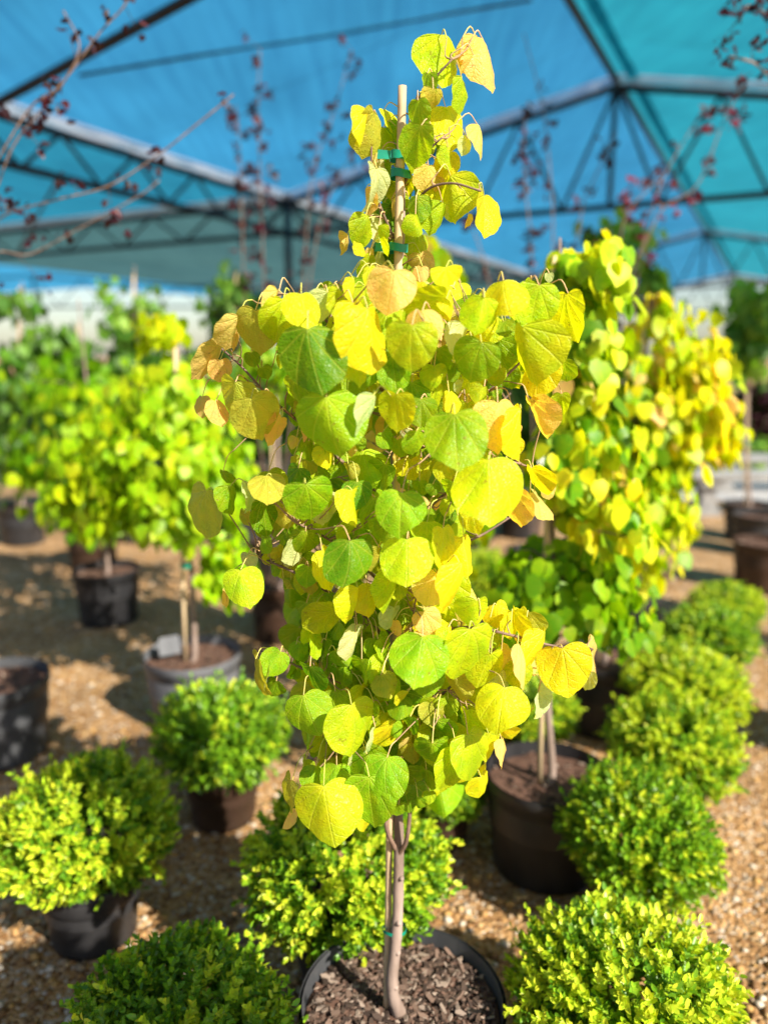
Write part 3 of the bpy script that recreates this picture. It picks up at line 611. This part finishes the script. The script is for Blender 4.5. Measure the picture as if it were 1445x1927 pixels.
pet.hasc = True
pet.build('leaf_stalk', M_chip, rb)

# ---- redbuds further back: leaves hang in layers from side branches
def redbud(label, base, top_px, ells, pal, nleaf, lsize, seed, pot=(.43, .355, M_black), stake=True, lean=None, potcol=None, rz=0, parts=True, cat='potted tree', group='golden redbuds in pots behind the near one', trunk_r=.013, name='redbud_tree', ties=2, mat=None, barkm=None):
    rng = random.Random(seed); r = thing(name, label, cat, base, group)
    if pot: pot_parts(r, pot[0], pot[1], pot[2], chips=120, seed=seed, big=False)
    b = Vector(base)+Vector((0, 0, pot[1]-.06 if pot else 0)); tp = Vector(top_px)
    mb = MB(); mid = [b, b+Vector((.012, 0, .05))]+[b.lerp(tp, f)+Vector((rng.uniform(-.012, .012), rng.uniform(-.012, .012), 0)) for f in (.2, .4, .6, .8, 1)]
    q = catmull(mid, 4); tube(mb, q, [trunk_r*(1-i/len(q))**.7+.002 for i in range(len(q))], 0, 9)
    mb.build('trunk', barkm or M_bark, r)
    if stake:
        mb = MB(); sb = b+Vector((-.03, -.01, 0)); st = tp+Vector((-.015, -.01, -.05)); tube(mb, [sb.lerp(st, k/6) for k in range(7)], .009, .008, 8); mb.build('stake', M_stake, r)
        for k in range(ties): tie(r, b.lerp(tp, .3+.35*k)+Vector((-.01, 0, 0)), .026, .02, False)
    axis = [b.lerp(tp, k/24) for k in range(25)]
    cr = MB(); br = MB(); tot = sum(e[5] for e in ells); wood = []
    for (c, rx, ry, rz_, _, wgt) in ells:
        for k in range(max(2, int(4*wgt/tot*len(ells)))):
            d = Vector((rng.gauss(0, 1), rng.gauss(0, 1), rng.gauss(0, .7))).normalized(); f = rng.uniform(.55, .9)
            e = Vector((c[0]+d.x*rx*f, c[1]+d.y*ry*f, c[2]+d.z*rz_*f))
            hgt = max(.1, min(.97, (e.z-.25*(Vector((e.x, e.y, 0))-Vector((b.x, b.y, 0))).length-b.z)/(tp.z-b.z)))
            s = b.lerp(tp, hgt); mdl = s.lerp(e, .5)+Vector((0, 0, .03))
            qq = catmull([s, mdl, e], 6); wood += qq[2:]; br = MB(); tube(br, qq, .0045, .0018, 5, None); br.build('branch', M_twig, r)
    wn = np.array([tuple(v) for v in wood])
    for (c, rx, ry, rz_, pl, wgt) in ells:
        for k in range(int(nleaf*wgt/tot)):
            d = Vector((rng.gauss(0, 1), rng.gauss(0, 1), rng.gauss(0, 1))).normalized(); f = rng.random()**.42
            p = Vector((c[0]+d.x*rx*f, c[1]+d.y*ry*f, c[2]+d.z*rz_*f))
            if rng.random() < .55:
                w_ = Vector(wn[int(np.argmin(((wn-np.array(tuple(p)))**2).sum(1)))]); p = p.lerp(w_, rng.uniform(.2, .7))
            L = lsize*rng.uniform(.6, 1.15)
            out = Vector((p.x-b.x, p.y-b.y, 0)); out = out.normalized() if out.length > .01 else Vector((0, -1, 0))
            m = (Vector((0, 0, -1))+out*rng.uniform(-.1, .7)+Vector((rng.gauss(0, .25), rng.gauss(0, .25), 0))).normalized()
            w = m.cross(out+Vector((rng.gauss(0, .5), rng.gauss(0, .5), .1))).normalized()
            if w.cross(m).z < 0: w = -w
            col = jitter(PAL[rng.choice(pl)], rng, .18)
            add_leaf(cr, T_LO, p, m, w, L, L*rng.uniform(.85, 1.05), col, droop=rng.uniform(.0, .35), fold=rng.uniform(-.45, .1), wave=.05, rs=rng.random())
    cr.build('crown', mat or M_leaf, r)
    return r
def E(px, py, rx, ry, Y, pal, w=1, dep=.28):
    c = P(px, py, Y); s = Y/(math.cos(PITCH))/F
    return (c, rx*s, dep, ry*s, pal, w)
def gpos(px, py, h): g = G(px, py, h); return (g.x, g.y, 0)
p2 = gpos(1032, 1445, .35); Yb = p2[1]
rb2 = redbud('second redbud just right of the near one, black pot behind the boxwoods', p2, P(1052, 448, Yb), [
    E(1055, 540, 45, 70, Yb, 'gYgG', .7, .12), E(1060, 700, 70, 110, Yb, 'gYgYo', 1, .2), E(1055, 870, 75, 110, Yb, 'gYGy', 1.1, .22), E(1120, 700, 70, 220, Yb, 'YyGYg', 1.4, .22),
    E(1140, 930, 90, 160, Yb, 'YyGgYo', 1.5, .25), E(1050, 1100, 140, 90, Yb, 'gGgG', 1.7, .28), E(1150, 1130, 85, 85, Yb, 'gGGY', 1.1, .25), E(960, 1100, 60, 60, Yb, 'gGg', .5, .15), E(1130, 500, 50, 75, Yb, 'YyyYg', .6, .14), E(1085, 620, 40, 120, Yb, 'gGg', .5, .1)],
    None, 1600, .063, 21, pot=(.42, .35, M_black))
p3 = gpos(1135, 1228, .35); Yc = p3[1]
redbud('golden redbud at right with orange shoots, reaching towards the far benches', p3, P(1225, 560, Yc), [
    E(1240, 760, 110, 190, Yc, 'YyYYYgyo', 2, .32), E(1290, 700, 90, 130, Yc, 'yyYYyo', 1.2, .3), E(1210, 980, 100, 140, Yc, 'YygY', 1.5, .3), E(1340, 800, 60, 70, Yc, 'yyYyo', .6, .2), E(1240, 560, 22, 22, Yc, 'yo', .06, .05), E(1180, 860, 90, 200, Yc, 'gYGg', 1.2, .3), E(1120, 1000, 60, 140, Yc, 'YyY', .7, .2)],
    None, 1700, .073, 22, pot=(.42, .35, M_black))
p4 = gpos(362, 1222, .36); Yd = p4[1]
rb4 = redbud('bright lime redbud left of the near one, in a worn grey pot with a stake', p4, P(335, 600, Yd), [
    E(270, 850, 170, 130, Yd, 'YllgY', 2.6, .34), E(360, 790, 90, 120, Yd, 'Yllg', 1.2, .3), E(400, 930, 70, 130, Yd, 'Yllg', 1.0, .24), E(300, 620, 55, 38, Yd, 'yYY', .30, .1), E(430, 1060, 55, 95, Yd, 'lgl', .62, .15), E(445, 900, 40, 90, Yd, 'lYl', .5, .15), E(190, 930, 100, 90, Yd, 'glgY', 1.1, .25), E(330, 960, 100, 60, Yd, 'Ylg', .9, .25), E(300, 720, 60, 60, Yd, 'YgY', .4, .2)],
    None, 3000, .060, 23, pot=(.45, .36, M_grey))
p5 = gpos(200, 1068, .35); Ye = p5[1]
redbud('dark green redbud behind the lime one, black pot half in sun at left', p5, P(150, 560, Ye), [
    E(140, 830, 110, 130, Ye, 'gGYG', 2, .5), E(110, 730, 90, 80, Ye, 'gGG', 1, .4), E(230, 760, 90, 90, Ye, 'gYG', 1, .4), E(60, 880, 70, 90, Ye, 'gGG', .8, .3), E(180, 960, 110, 55, Ye, 'gGY', 1.1, .4)],
    None, 850, .085, 24, pot=(.43, .36, M_black), stake=False)
p6 = gpos(524, 1095, .35); Yf = p6[1]
redbud('thin pale trunked redbud with few leaves behind the near one, brown pot', p6, P(514, 560, Yf), [
    E(500, 680, 55, 60, Yf, 'YgGg', 1, .25), E(560, 720, 80, 70, Yf, 'gGg', 1, .3), E(450, 900, 40, 60, Yf, 'Yg', .3, .2)],
    None, 220, .07, 25, pot=(.36, .36, M_brown), trunk_r=.02)

# ---- boxwoods: clipped balls of small sprigs
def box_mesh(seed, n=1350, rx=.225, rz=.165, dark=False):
    rng = random.Random(seed); mb = MB()
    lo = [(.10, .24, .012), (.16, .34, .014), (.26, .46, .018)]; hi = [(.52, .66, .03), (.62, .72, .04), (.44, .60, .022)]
    for i in range(n):
        z = rng.uniform(-.75, 1); a = rng.random()*6.283; rr = math.sqrt(1-z*z); d = Vector((rr*math.cos(a), rr*math.sin(a), z))
        lump = 1+.18*noise.noise(d*2.2+Vector((seed, 0, 0)))+.10*noise.noise(d*5+Vector((0, seed, 0)))
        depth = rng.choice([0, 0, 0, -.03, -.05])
        L = .05+.03*rng.random() + (.045 if rng.random() < .07 else 0)
        tip = Vector((d.x*rx, d.y*rx, d.z*rz))*lump + d*(depth+max(0, L-.075)*.9)
        ax = (d+Vector((rng.gauss(0, .3), rng.gauss(0, .3), rng.gauss(0, .25)+.25))).normalized()
        base = tip-ax*L
        fresh = rng.random() < ((.8 if seed == 1 else .62) if d.z > -.1 else .3)*(.35 if dark else 1)  # dark variant: fewer bright sprigs, so shade is put into the leaf colour
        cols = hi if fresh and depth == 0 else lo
        nl = 11
        for k in range(nl):
            f = .12+.88*k/nl; p = base+ax*L*f; an = k*2.4+rng.random()*.8
            o = ax.orthogonal().normalized(); o2 = ax.cross(o); side = o*math.cos(an)+o2*math.sin(an)
            spread = .95-.6*f
            m = (side*spread+ax*(.45+.5*f)).normalized(); w = m.cross(side+ax*.2+Vector((0, 0, 0))).normalized() if abs(m.dot(side)) < .999 else o2
            w = m.cross(ax).normalized() if m.cross(ax).length > .05 else o2
            if w.cross(m).dot(ax) < 0: w = -w
            c = cols[rng.randrange(3)]; k2 = (.75+.5*f)
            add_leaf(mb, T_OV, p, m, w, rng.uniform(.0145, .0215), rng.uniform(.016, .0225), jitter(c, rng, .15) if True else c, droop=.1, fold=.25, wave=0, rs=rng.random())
    return mb
box_protos = []
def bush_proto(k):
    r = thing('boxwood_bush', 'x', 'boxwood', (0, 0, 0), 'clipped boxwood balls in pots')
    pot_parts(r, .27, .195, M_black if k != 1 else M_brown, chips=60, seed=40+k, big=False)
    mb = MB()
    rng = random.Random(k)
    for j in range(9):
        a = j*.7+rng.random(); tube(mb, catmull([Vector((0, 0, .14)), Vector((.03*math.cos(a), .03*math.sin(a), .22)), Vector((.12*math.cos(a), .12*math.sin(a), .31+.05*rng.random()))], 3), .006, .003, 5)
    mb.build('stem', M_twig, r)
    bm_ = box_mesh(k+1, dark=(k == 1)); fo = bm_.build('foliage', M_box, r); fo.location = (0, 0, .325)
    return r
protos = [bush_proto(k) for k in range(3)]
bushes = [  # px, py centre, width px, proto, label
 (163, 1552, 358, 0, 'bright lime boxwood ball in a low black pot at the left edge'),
 (415, 1378, 275, 1, 'boxwood ball with shade painted into its leaves, in a brown pot below the grey redbud pot'),
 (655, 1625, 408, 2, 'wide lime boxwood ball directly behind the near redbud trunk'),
 (332, 1950, 480, 1, 'boxwood ball with shade-toned leaf colours cut by the bottom edge left of the near pot'),
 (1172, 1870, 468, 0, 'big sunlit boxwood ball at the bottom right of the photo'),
 (1203, 1565, 355, 1, 'boxwood ball painted dark for shade, with sunny lower edge, second of the right row counting from the front'),
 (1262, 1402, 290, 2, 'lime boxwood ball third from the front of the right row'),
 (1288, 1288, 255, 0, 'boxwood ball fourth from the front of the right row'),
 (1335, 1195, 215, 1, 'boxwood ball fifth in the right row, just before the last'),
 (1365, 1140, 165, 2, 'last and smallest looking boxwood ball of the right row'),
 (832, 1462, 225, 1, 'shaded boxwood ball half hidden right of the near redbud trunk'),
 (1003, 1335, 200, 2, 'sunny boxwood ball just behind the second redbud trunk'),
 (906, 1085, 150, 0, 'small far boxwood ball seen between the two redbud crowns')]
seen = [0]*3
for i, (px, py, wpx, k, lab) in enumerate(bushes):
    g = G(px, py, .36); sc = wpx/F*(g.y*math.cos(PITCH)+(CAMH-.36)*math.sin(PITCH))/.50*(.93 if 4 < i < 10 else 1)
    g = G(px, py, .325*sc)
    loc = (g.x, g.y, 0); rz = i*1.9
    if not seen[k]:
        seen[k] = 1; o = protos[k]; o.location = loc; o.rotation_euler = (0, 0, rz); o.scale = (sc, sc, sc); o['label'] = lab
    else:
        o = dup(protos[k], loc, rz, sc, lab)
        for ch in o.children:      # each ball is clipped a little differently
            if ch.name.startswith('foliage'):
                ch.scale = (1+.07*math.sin(i*2.3), 1+.07*math.sin(i*3.7+1), 1+.10*math.sin(i*5.1+2)); ch.rotation_euler = (.10*math.sin(i), .10*math.cos(i*1.7), 0)
    if i == 1: b2_root = o

M_tag = mat_plain('white_tag', (0.55, 0.56, 0.58), (0.66, 0.67, 0.69), 20, 0.4, 0.0)
def tag_card(root, pos, w_, h_, rz, mat=None, tilt=.2):
    mb = MB(); vs = []
    for t_ in (-.0008, .0008):
        for a, b_ in ((-1, 0), (1, 0), (1, .85), (.8, 1), (-.8, 1), (-1, .85)):
            x = a*w_/2; y = t_+b_*h_*math.sin(tilt)
            vs.append((pos[0]+x*math.cos(rz)-y*math.sin(rz), pos[1]+x*math.sin(rz)+y*math.cos(rz), pos[2]+b_*h_*math.cos(tilt)))
    mb.add(vs, [(5, 4, 3, 2, 1, 0), (6, 7, 8, 9, 10, 11)]+[(i, (i+1) % 6, (i+1) % 6+6, i+6) for i in range(6)])
    return mb.build('plant_tag', mat or M_tag, root, False)
for root, pos, w_, h_, rz, m_ in ((bpy.data.objects.get(rb4.name), P(322, 1232, p4[1]-.02), .10, .085, .5, M_grey), (rb2, P(1022, 905, Yb-.03), .03, .10, .2, None)):
    tag_card(root, pos, w_, h_, rz, m_)
tg = tag_card(b2_root, (0, 0, 0), .05, .10, .5); tg.matrix_parent_inverse = Matrix.Identity(4); tg.location = b2_root.matrix_basis.inverted() @ P(484, 1475, b2_root.location.y-.06)
# ---- empty looking and background pots (their trees stand out of the frame or are bare)
def bare_pot(label, px, py, D, h, mat, seed, stem=True, cat='plant pot'):
    g = G(px, py, h); r = thing('plant_pot', label, cat, (g.x, g.y, 0)); pot_parts(r, D, h, mat, chips=90, seed=seed, big=False)
    return r, g
def whip_tree(label, base, stems, seed, pot=(.43, .355, M_black), cat='purple tree', lsize=.045, rad=.009, dens=1.0, name='purple_leaf_tree', pal=None, mat=None, bark=None):
    """thin grey stems with a few dark leaves; stems are world polylines"""
    rng = random.Random(seed); r = thing(name, label, cat, base, 'purple leaved trees')
    if pot: pot_parts(r, pot[0], pot[1], pot[2], chips=80, seed=seed, big=False)
    pal = pal or [(.035, .006, .012), (.025, .006, .010), (.07, .008, .014), (.03, .01, .012)]
    leaves = MB(); b = Vector(base)+Vector((0, 0, pot[1]-.06 if pot else 0))
    for st in stems:
        mb = MB(); q = catmull([b]+list(st) if len(st) > 1 else st, 7); tube(mb, q, rad, .003, 7); mb.build('stem', bark or M_bark, r)
        n = len(q)
        for i in range(7, n):
            for j in range(rng.choice([0, 1, 2, 3])):
                if rng.random() > dens: continue
                p0 = q[i]+Vector((rng.gauss(0, .02), rng.gauss(0, .03), rng.gauss(0, .02))) if True else q[i]
                nl = rng.choice([3, 4, 6]); off = Vector((rng.gauss(0, .04), rng.gauss(0, .04), rng.gauss(0, .04)))
                tube(leaves, [q[i], p0+off*.8], .0016, .001, 4, (.12, .07, .06), cap=False)
                for k in range(nl):
                    m = Vector((rng.gauss(0, 1), rng.gauss(0, 1), rng.gauss(-.3, .8))).normalized(); w = m.orthogonal().normalized()
                    add_leaf(leaves, T_LO, p0+off+Vector((rng.gauss(0, .015), rng.gauss(0, .015), rng.gauss(0, .015))), m, w, lsize*rng.uniform(.6, 1.2), lsize*rng.uniform(.5, .9), rng.choice(pal), rs=rng.random())
    leaves.build('foliage', mat or M_purple, r); return r
g = G(0, 1268, .36); base = (g.x-.02, g.y, 0); Y = g.y
whip_tree('purple leaved tree with long grey arching branches in the large pot at the left edge', base, [
  [P(-60, 900, Y), P(-60, 500, Y), P(0, 412, Y), P(100, 378, Y-.1), (P(205, 350, Y-.1)), P(300, 290, Y-.1), P(370, 235, Y-.1), P(440, 178, Y-.1)],
  [P(-70, 900, Y), P(-70, 420, Y), P(0, 295, Y-.1), P(60, 200, Y-.1), P(110, 165, Y-.1), P(190, 60, Y-.1), P(235, 10, Y-.1), P(270, -60, Y-.1)],
  [P(-50, 900, Y), P(-50, 500, Y), P(0, 340, Y), P(35, 260, Y), P(110, 170, Y), P(150, 90, Y), P(120, 20, Y)],
  [P(-60, 800, Y), P(-30, 500, Y+.2), P(60, 478, Y+.3), P(150, 430, Y+.3), P(260, 370, Y+.3), P(300, 340, Y+.3)]], 61, pot=(.44, .36, M_dgrey), rad=.0038, dens=.22, bark=M_twig, lsize=.032)
Y = 5.6
whip_tree('tall thin purple tree with two bare whips left of the near redbud top', (P(520, 1000, Y).x, Y, 0), [
  [P(505, 700, Y), P(496, 500, Y), P(490, 340, Y), P(486, 200, Y), P(490, 92, Y)],
  [P(560, 700, Y), P(575, 470, Y), P(590, 320, Y), P(625, 220, Y), P(662, 95, Y)],
  [P(470, 700, Y), P(455, 400, Y), P(450, 260, Y), P(443, 200, Y)],
  [P(560, 700, Y), P(600, 430, Y), P(640, 330, Y), P(680, 270, Y)]], 62, dens=.7, lsize=.05, rad=.006, bark=M_twig)
Y = 5.2
whip_tree('purple tree with slender upright whips behind the second redbud', (P(1010, 1000, Y).x, Y, 0), [
  [P(1035, 700, Y), P(1040, 440, Y), P(1035, 330, Y), P(1020, 200, Y), P(985, 62, Y)],
  [P(1000, 700, Y), P(1000, 480, Y), P(990, 370, Y), P(985, 280, Y), P(990, 200, Y)],
  [P(1060, 700, Y), P(1090, 420, Y), P(1120, 330, Y), P(1160, 250, Y)],
  [P(950, 700, Y), P(915, 510, Y), P(890, 430, Y), P(880, 380, Y)]], 63, dens=.45, lsize=.05, rad=.006, bark=M_twig)
Y = 4.6
whip_tree('purple tree with reddish leaves on long whips leaning right, above the golden redbud', (P(1190, 1000, Y).x, Y, 0), [
  [P(1180, 600, Y), P(1215, 440, Y), P(1245, 340, Y), P(1290, 260, Y), P(1325, 200, Y)],
  [P(1190, 600, Y), P(1235, 410, Y), P(1310, 350, Y), P(1360, 230, Y), P(1400, 150, Y)],
  [P(1170, 600, Y), P(1170, 430, Y), P(1215, 360, Y), P(1250, 330, Y)]], 64, dens=.32, lsize=.05, rad=.006, bark=M_twig, pal=[(.09, .01, .02), (.05, .01, .015), (.16, .015, .03), (.10, .04, .035)])
Y = 3.0
whip_tree('deep red leaved tree whose branch tips hang in at the top right corner', (P(1620, 1300, Y).x, Y, 0), [
  [P(1620, 700, Y), P(1560, 200, Y), P(1490, 60, Y), P(1445, 30, Y), P(1410, 10, Y), P(1390, 40, Y)],
  [P(1620, 700, Y), P(1550, 250, Y), P(1470, 170, Y), P(1420, 120, Y), P(1370, 105, Y)]], 65, dens=.55, lsize=.034, rad=.006)

for (lab, px, py, D, h, mat, sd_) in [
   ('brown pot with grey worn rim at the right edge', 1440, 1015, .44, .37, M_brown, 71),
   ('dark pot behind the grey rimmed brown pot at the right edge', 1428, 965, .43, .36, M_black, 72),
   ('brown pot behind the dark green redbud pot', 172, 985, .43, .35, M_brown, 73),
   ('small black pot beside the brown pot, behind the near redbud', 592, 1090, .34, .33, M_black, 74)]:
    bare_pot(lab, px, py, D, h, mat, sd_)

def green_tree(label, px, pot_py, top_py, ells, pal, n, ls, seed, mat=M_black, Y=None, group='green trees in pots along the back', tr=.016, stake=True):
    p = gpos(px, pot_py, .35); Yg = p[1]
    return redbud(label, p, P(px, top_py, Yg), [E(a, b, c, d, Yg, pl, w, dp) for a, b, c, d, pl, w, dp in ells], None, n, ls, seed, pot=(.43, .355, mat), group=group, name='green_tree', stake=stake, trunk_r=tr, ties=1)
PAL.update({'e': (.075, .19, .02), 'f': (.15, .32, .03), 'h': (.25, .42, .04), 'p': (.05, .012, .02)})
green_tree('leafy green tree with open crown rising behind the second redbud', 1150, 1000, 400, [(1160, 440, 75, 45, 'fhh', 1, .3), (1190, 520, 70, 60, 'fh', 1, .3), (1130, 560, 60, 60, 'fe', .8, .3), (1230, 560, 50, 60, 'fh', .5, .3)], None, 330, .10, 31)
green_tree('green tree with pale upright crown at the right edge behind the benches', 1408, 945, 520, [(1405, 570, 40, 55, 'hf', .8, .4), (1400, 660, 60, 50, 'fhe', 1, .4), (1430, 620, 50, 90, 'fe', 1, .4)], None, 300, .12, 32)
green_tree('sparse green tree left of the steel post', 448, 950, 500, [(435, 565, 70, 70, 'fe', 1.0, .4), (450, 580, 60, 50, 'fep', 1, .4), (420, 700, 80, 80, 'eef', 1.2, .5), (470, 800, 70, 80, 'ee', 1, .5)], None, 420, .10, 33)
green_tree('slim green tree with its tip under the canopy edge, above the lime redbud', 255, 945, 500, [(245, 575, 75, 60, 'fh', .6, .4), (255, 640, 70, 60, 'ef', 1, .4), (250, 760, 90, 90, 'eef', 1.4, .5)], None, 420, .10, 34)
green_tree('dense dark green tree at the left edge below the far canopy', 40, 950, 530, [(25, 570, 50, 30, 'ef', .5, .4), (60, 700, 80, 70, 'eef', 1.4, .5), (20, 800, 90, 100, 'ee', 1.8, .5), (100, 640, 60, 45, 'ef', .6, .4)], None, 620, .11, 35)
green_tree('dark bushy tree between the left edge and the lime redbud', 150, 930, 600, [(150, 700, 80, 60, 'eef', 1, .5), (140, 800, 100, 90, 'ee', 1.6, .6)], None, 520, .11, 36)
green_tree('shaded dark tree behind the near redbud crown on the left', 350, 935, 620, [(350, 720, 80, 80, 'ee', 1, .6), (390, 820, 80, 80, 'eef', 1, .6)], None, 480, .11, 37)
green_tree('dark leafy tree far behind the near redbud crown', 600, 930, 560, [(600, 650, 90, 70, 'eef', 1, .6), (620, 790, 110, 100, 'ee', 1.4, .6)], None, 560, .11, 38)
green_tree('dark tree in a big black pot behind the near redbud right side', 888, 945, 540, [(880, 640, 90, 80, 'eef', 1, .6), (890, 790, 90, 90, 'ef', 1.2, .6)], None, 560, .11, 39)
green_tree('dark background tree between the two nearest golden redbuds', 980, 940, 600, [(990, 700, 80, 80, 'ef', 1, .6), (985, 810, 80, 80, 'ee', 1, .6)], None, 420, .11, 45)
# low shrubs far at the back, each in the open ground
def shrub(label, px, py_top, Y, rpx, pal, seed, n=420, ls=.11, cat='shrub', name='shrub'):
    base = (P(px, 800, Y).x, Y, 0); zt = P(px, py_top, Y).z; r = thing(name, label, cat, base, 'shrubs along the back of the yard'); rng = random.Random(seed)
    rx = rpx/F*Y; mb = MB()
    for k in range(5):
        a = k*1.3; tube(mb, [Vector(base), Vector(base)+Vector((rx*.5*math.cos(a), rx*.4*math.sin(a), zt*.6))], .02, .008, 5)
    mb.build('stem', M_twig, r); cr = MB()
    lum = [(rng.uniform(-.6, .6), rng.uniform(-.4, .4), rng.uniform(.3, .95)) for _ in range(9)]
    for k in range(n):
        lx, ly, lz = rng.choice(lum); d = Vector((rng.gauss(0, 1), rng.gauss(0, 1), rng.gauss(0, 1))).normalized()*(.5*rng.random()**.4)
        p = Vector((base[0]+(lx+d.x)*rx, Y+(ly+d.y)*rx, max(.1, (lz*.8+d.z*.35)*zt)))
        m = Vector((rng.gauss(0, 1), rng.gauss(0, 1), rng.gauss(-.2, .6))).normalized(); w = m.orthogonal().normalized()
        add_leaf(cr, T_LO, p, m, w, ls*rng.uniform(.6, 1.3), ls*rng.uniform(.5, 1), jitter(PAL[rng.choice(pal)], rng, .3), rs=rng.random())
    cr.build('foliage', M_leaf, r); return r
for i, (lab, px, pt, Y, rp, pl) in enumerate([
   ('dark purple shrub behind the benches at the right edge', 1425, 690, 11.5, 45, 'pppe'),
   ('low bright green hedge plant just behind the rear bench', 1425, 822, 11.0, 60, 'hhf'),
   ('dark green shrub behind the golden redbud, left of the purple shrub', 1340, 700, 12.5, 75, 'eep'),
   ('mid green far shrub behind the second redbud', 1210, 680, 13, 80, 'ef'),
   ('dark far shrub right of the near redbud middle', 1070, 670, 13, 80, 'ee'),
   ('low dark far shrub behind the near redbud right half', 930, 690, 14, 80, 'eef'),
   ('dark round far shrub hidden behind the near redbud centre', 760, 680, 13, 90, 'ee'),
   ('wide dark far shrub left of the near redbud', 610, 700, 12, 80, 'ee'),
   ('dark far shrub behind the thin pale trunk', 480, 690, 11, 80, 'eep'),
   ('dull green far shrub below the far canopy right post', 350, 640, 12, 80, 'ee'),
   ('greyish green far shrub with open top below the far canopy', 215, 672, 12, 75, 'ef'),
   ('dark far shrub behind the left redbuds', 100, 668, 12, 80, 'ee'),
   ('dark far shrub at the left edge', -20, 660, 11, 80, 'eef')]):
    shrub(lab, px, pt, Y, rp, pl, 100+i, n=900, ls=.13)

# concrete garden benches at the right
def bench(label, px, py, h, ln, rz, sc=1):
    g = G(px, py, h); r = thing('garden_bench', label, 'bench', (g.x, g.y, 0), 'pale concrete benches')
    def pt(u, v, z): return (g.x+u*math.cos(rz)-v*math.sin(rz), g.y+u*math.sin(rz)+v*math.cos(rz), z)
    mb = MB(); prof = [(-.21, h-.07), (-.22, h-.055), (-.22, h-.012), (-.21, h), (.21, h), (.22, h-.012), (.22, h-.055), (.21, h-.07)]
    vs = [pt(u, v, z) for u in (-ln/2, -ln/2+.01, ln/2-.01, ln/2) for v, z in prof]
    fs = [(k*8+i, k*8+(i+1) % 8, (k+1)*8+(i+1) % 8, (k+1)*8+i) for k in range(3) for i in range(8)]+[tuple(range(7, -1, -1)), tuple(range(24, 32))]
    mb.add(vs, fs); mb.build('seat', M_concrete, r, False)
    for s in (-1, 1):
        m2 = MB(); c = s*(ln/2-.28)
        for k, (z0, z1, a, b_) in enumerate(((0, .06, .12, .19), (.06, .12, .09, .15), (.12, h-.15, .07, .12), (h-.15, h-.072, .11, .18))):
            box(m2, pt(c, 0, (z0+z1)/2), a*2, b_*2, z1-z0, rz)
        m2.build('leg', M_concrete, r, False)
    return r
bench('pale grey concrete bench at the right edge on the gravel', 1455, 888, .46, 1.9, R(-6))
bench('second pale concrete bench standing just behind the front one', 1470, 858, .46, 1.9, R(-6))

# unseen redbuds added on the sunny side to cast shade into view
src = [o for o in bpy.data.objects if o.get('label', '').startswith('golden redbud at right')][0]
for k, (x, y, sc, lab) in enumerate([
   (1.72, .48, 1.0, 'added shade-casting redbud out of frame at the near right, nearest the photographer'),
   (3.3, .9, 1.1, 'added shade-casting redbud out of frame to the right, second from the photographer'),
   (3.4, 2.3, 1.0, 'added shade-casting redbud out of frame to the right, level with the second boxwood row'),
   (1.08, -.42, 1.12, 'added shade-casting redbud out of frame beside the photographer')]):
    dup(src, (x, y, 0), k*1.3, sc, lab)
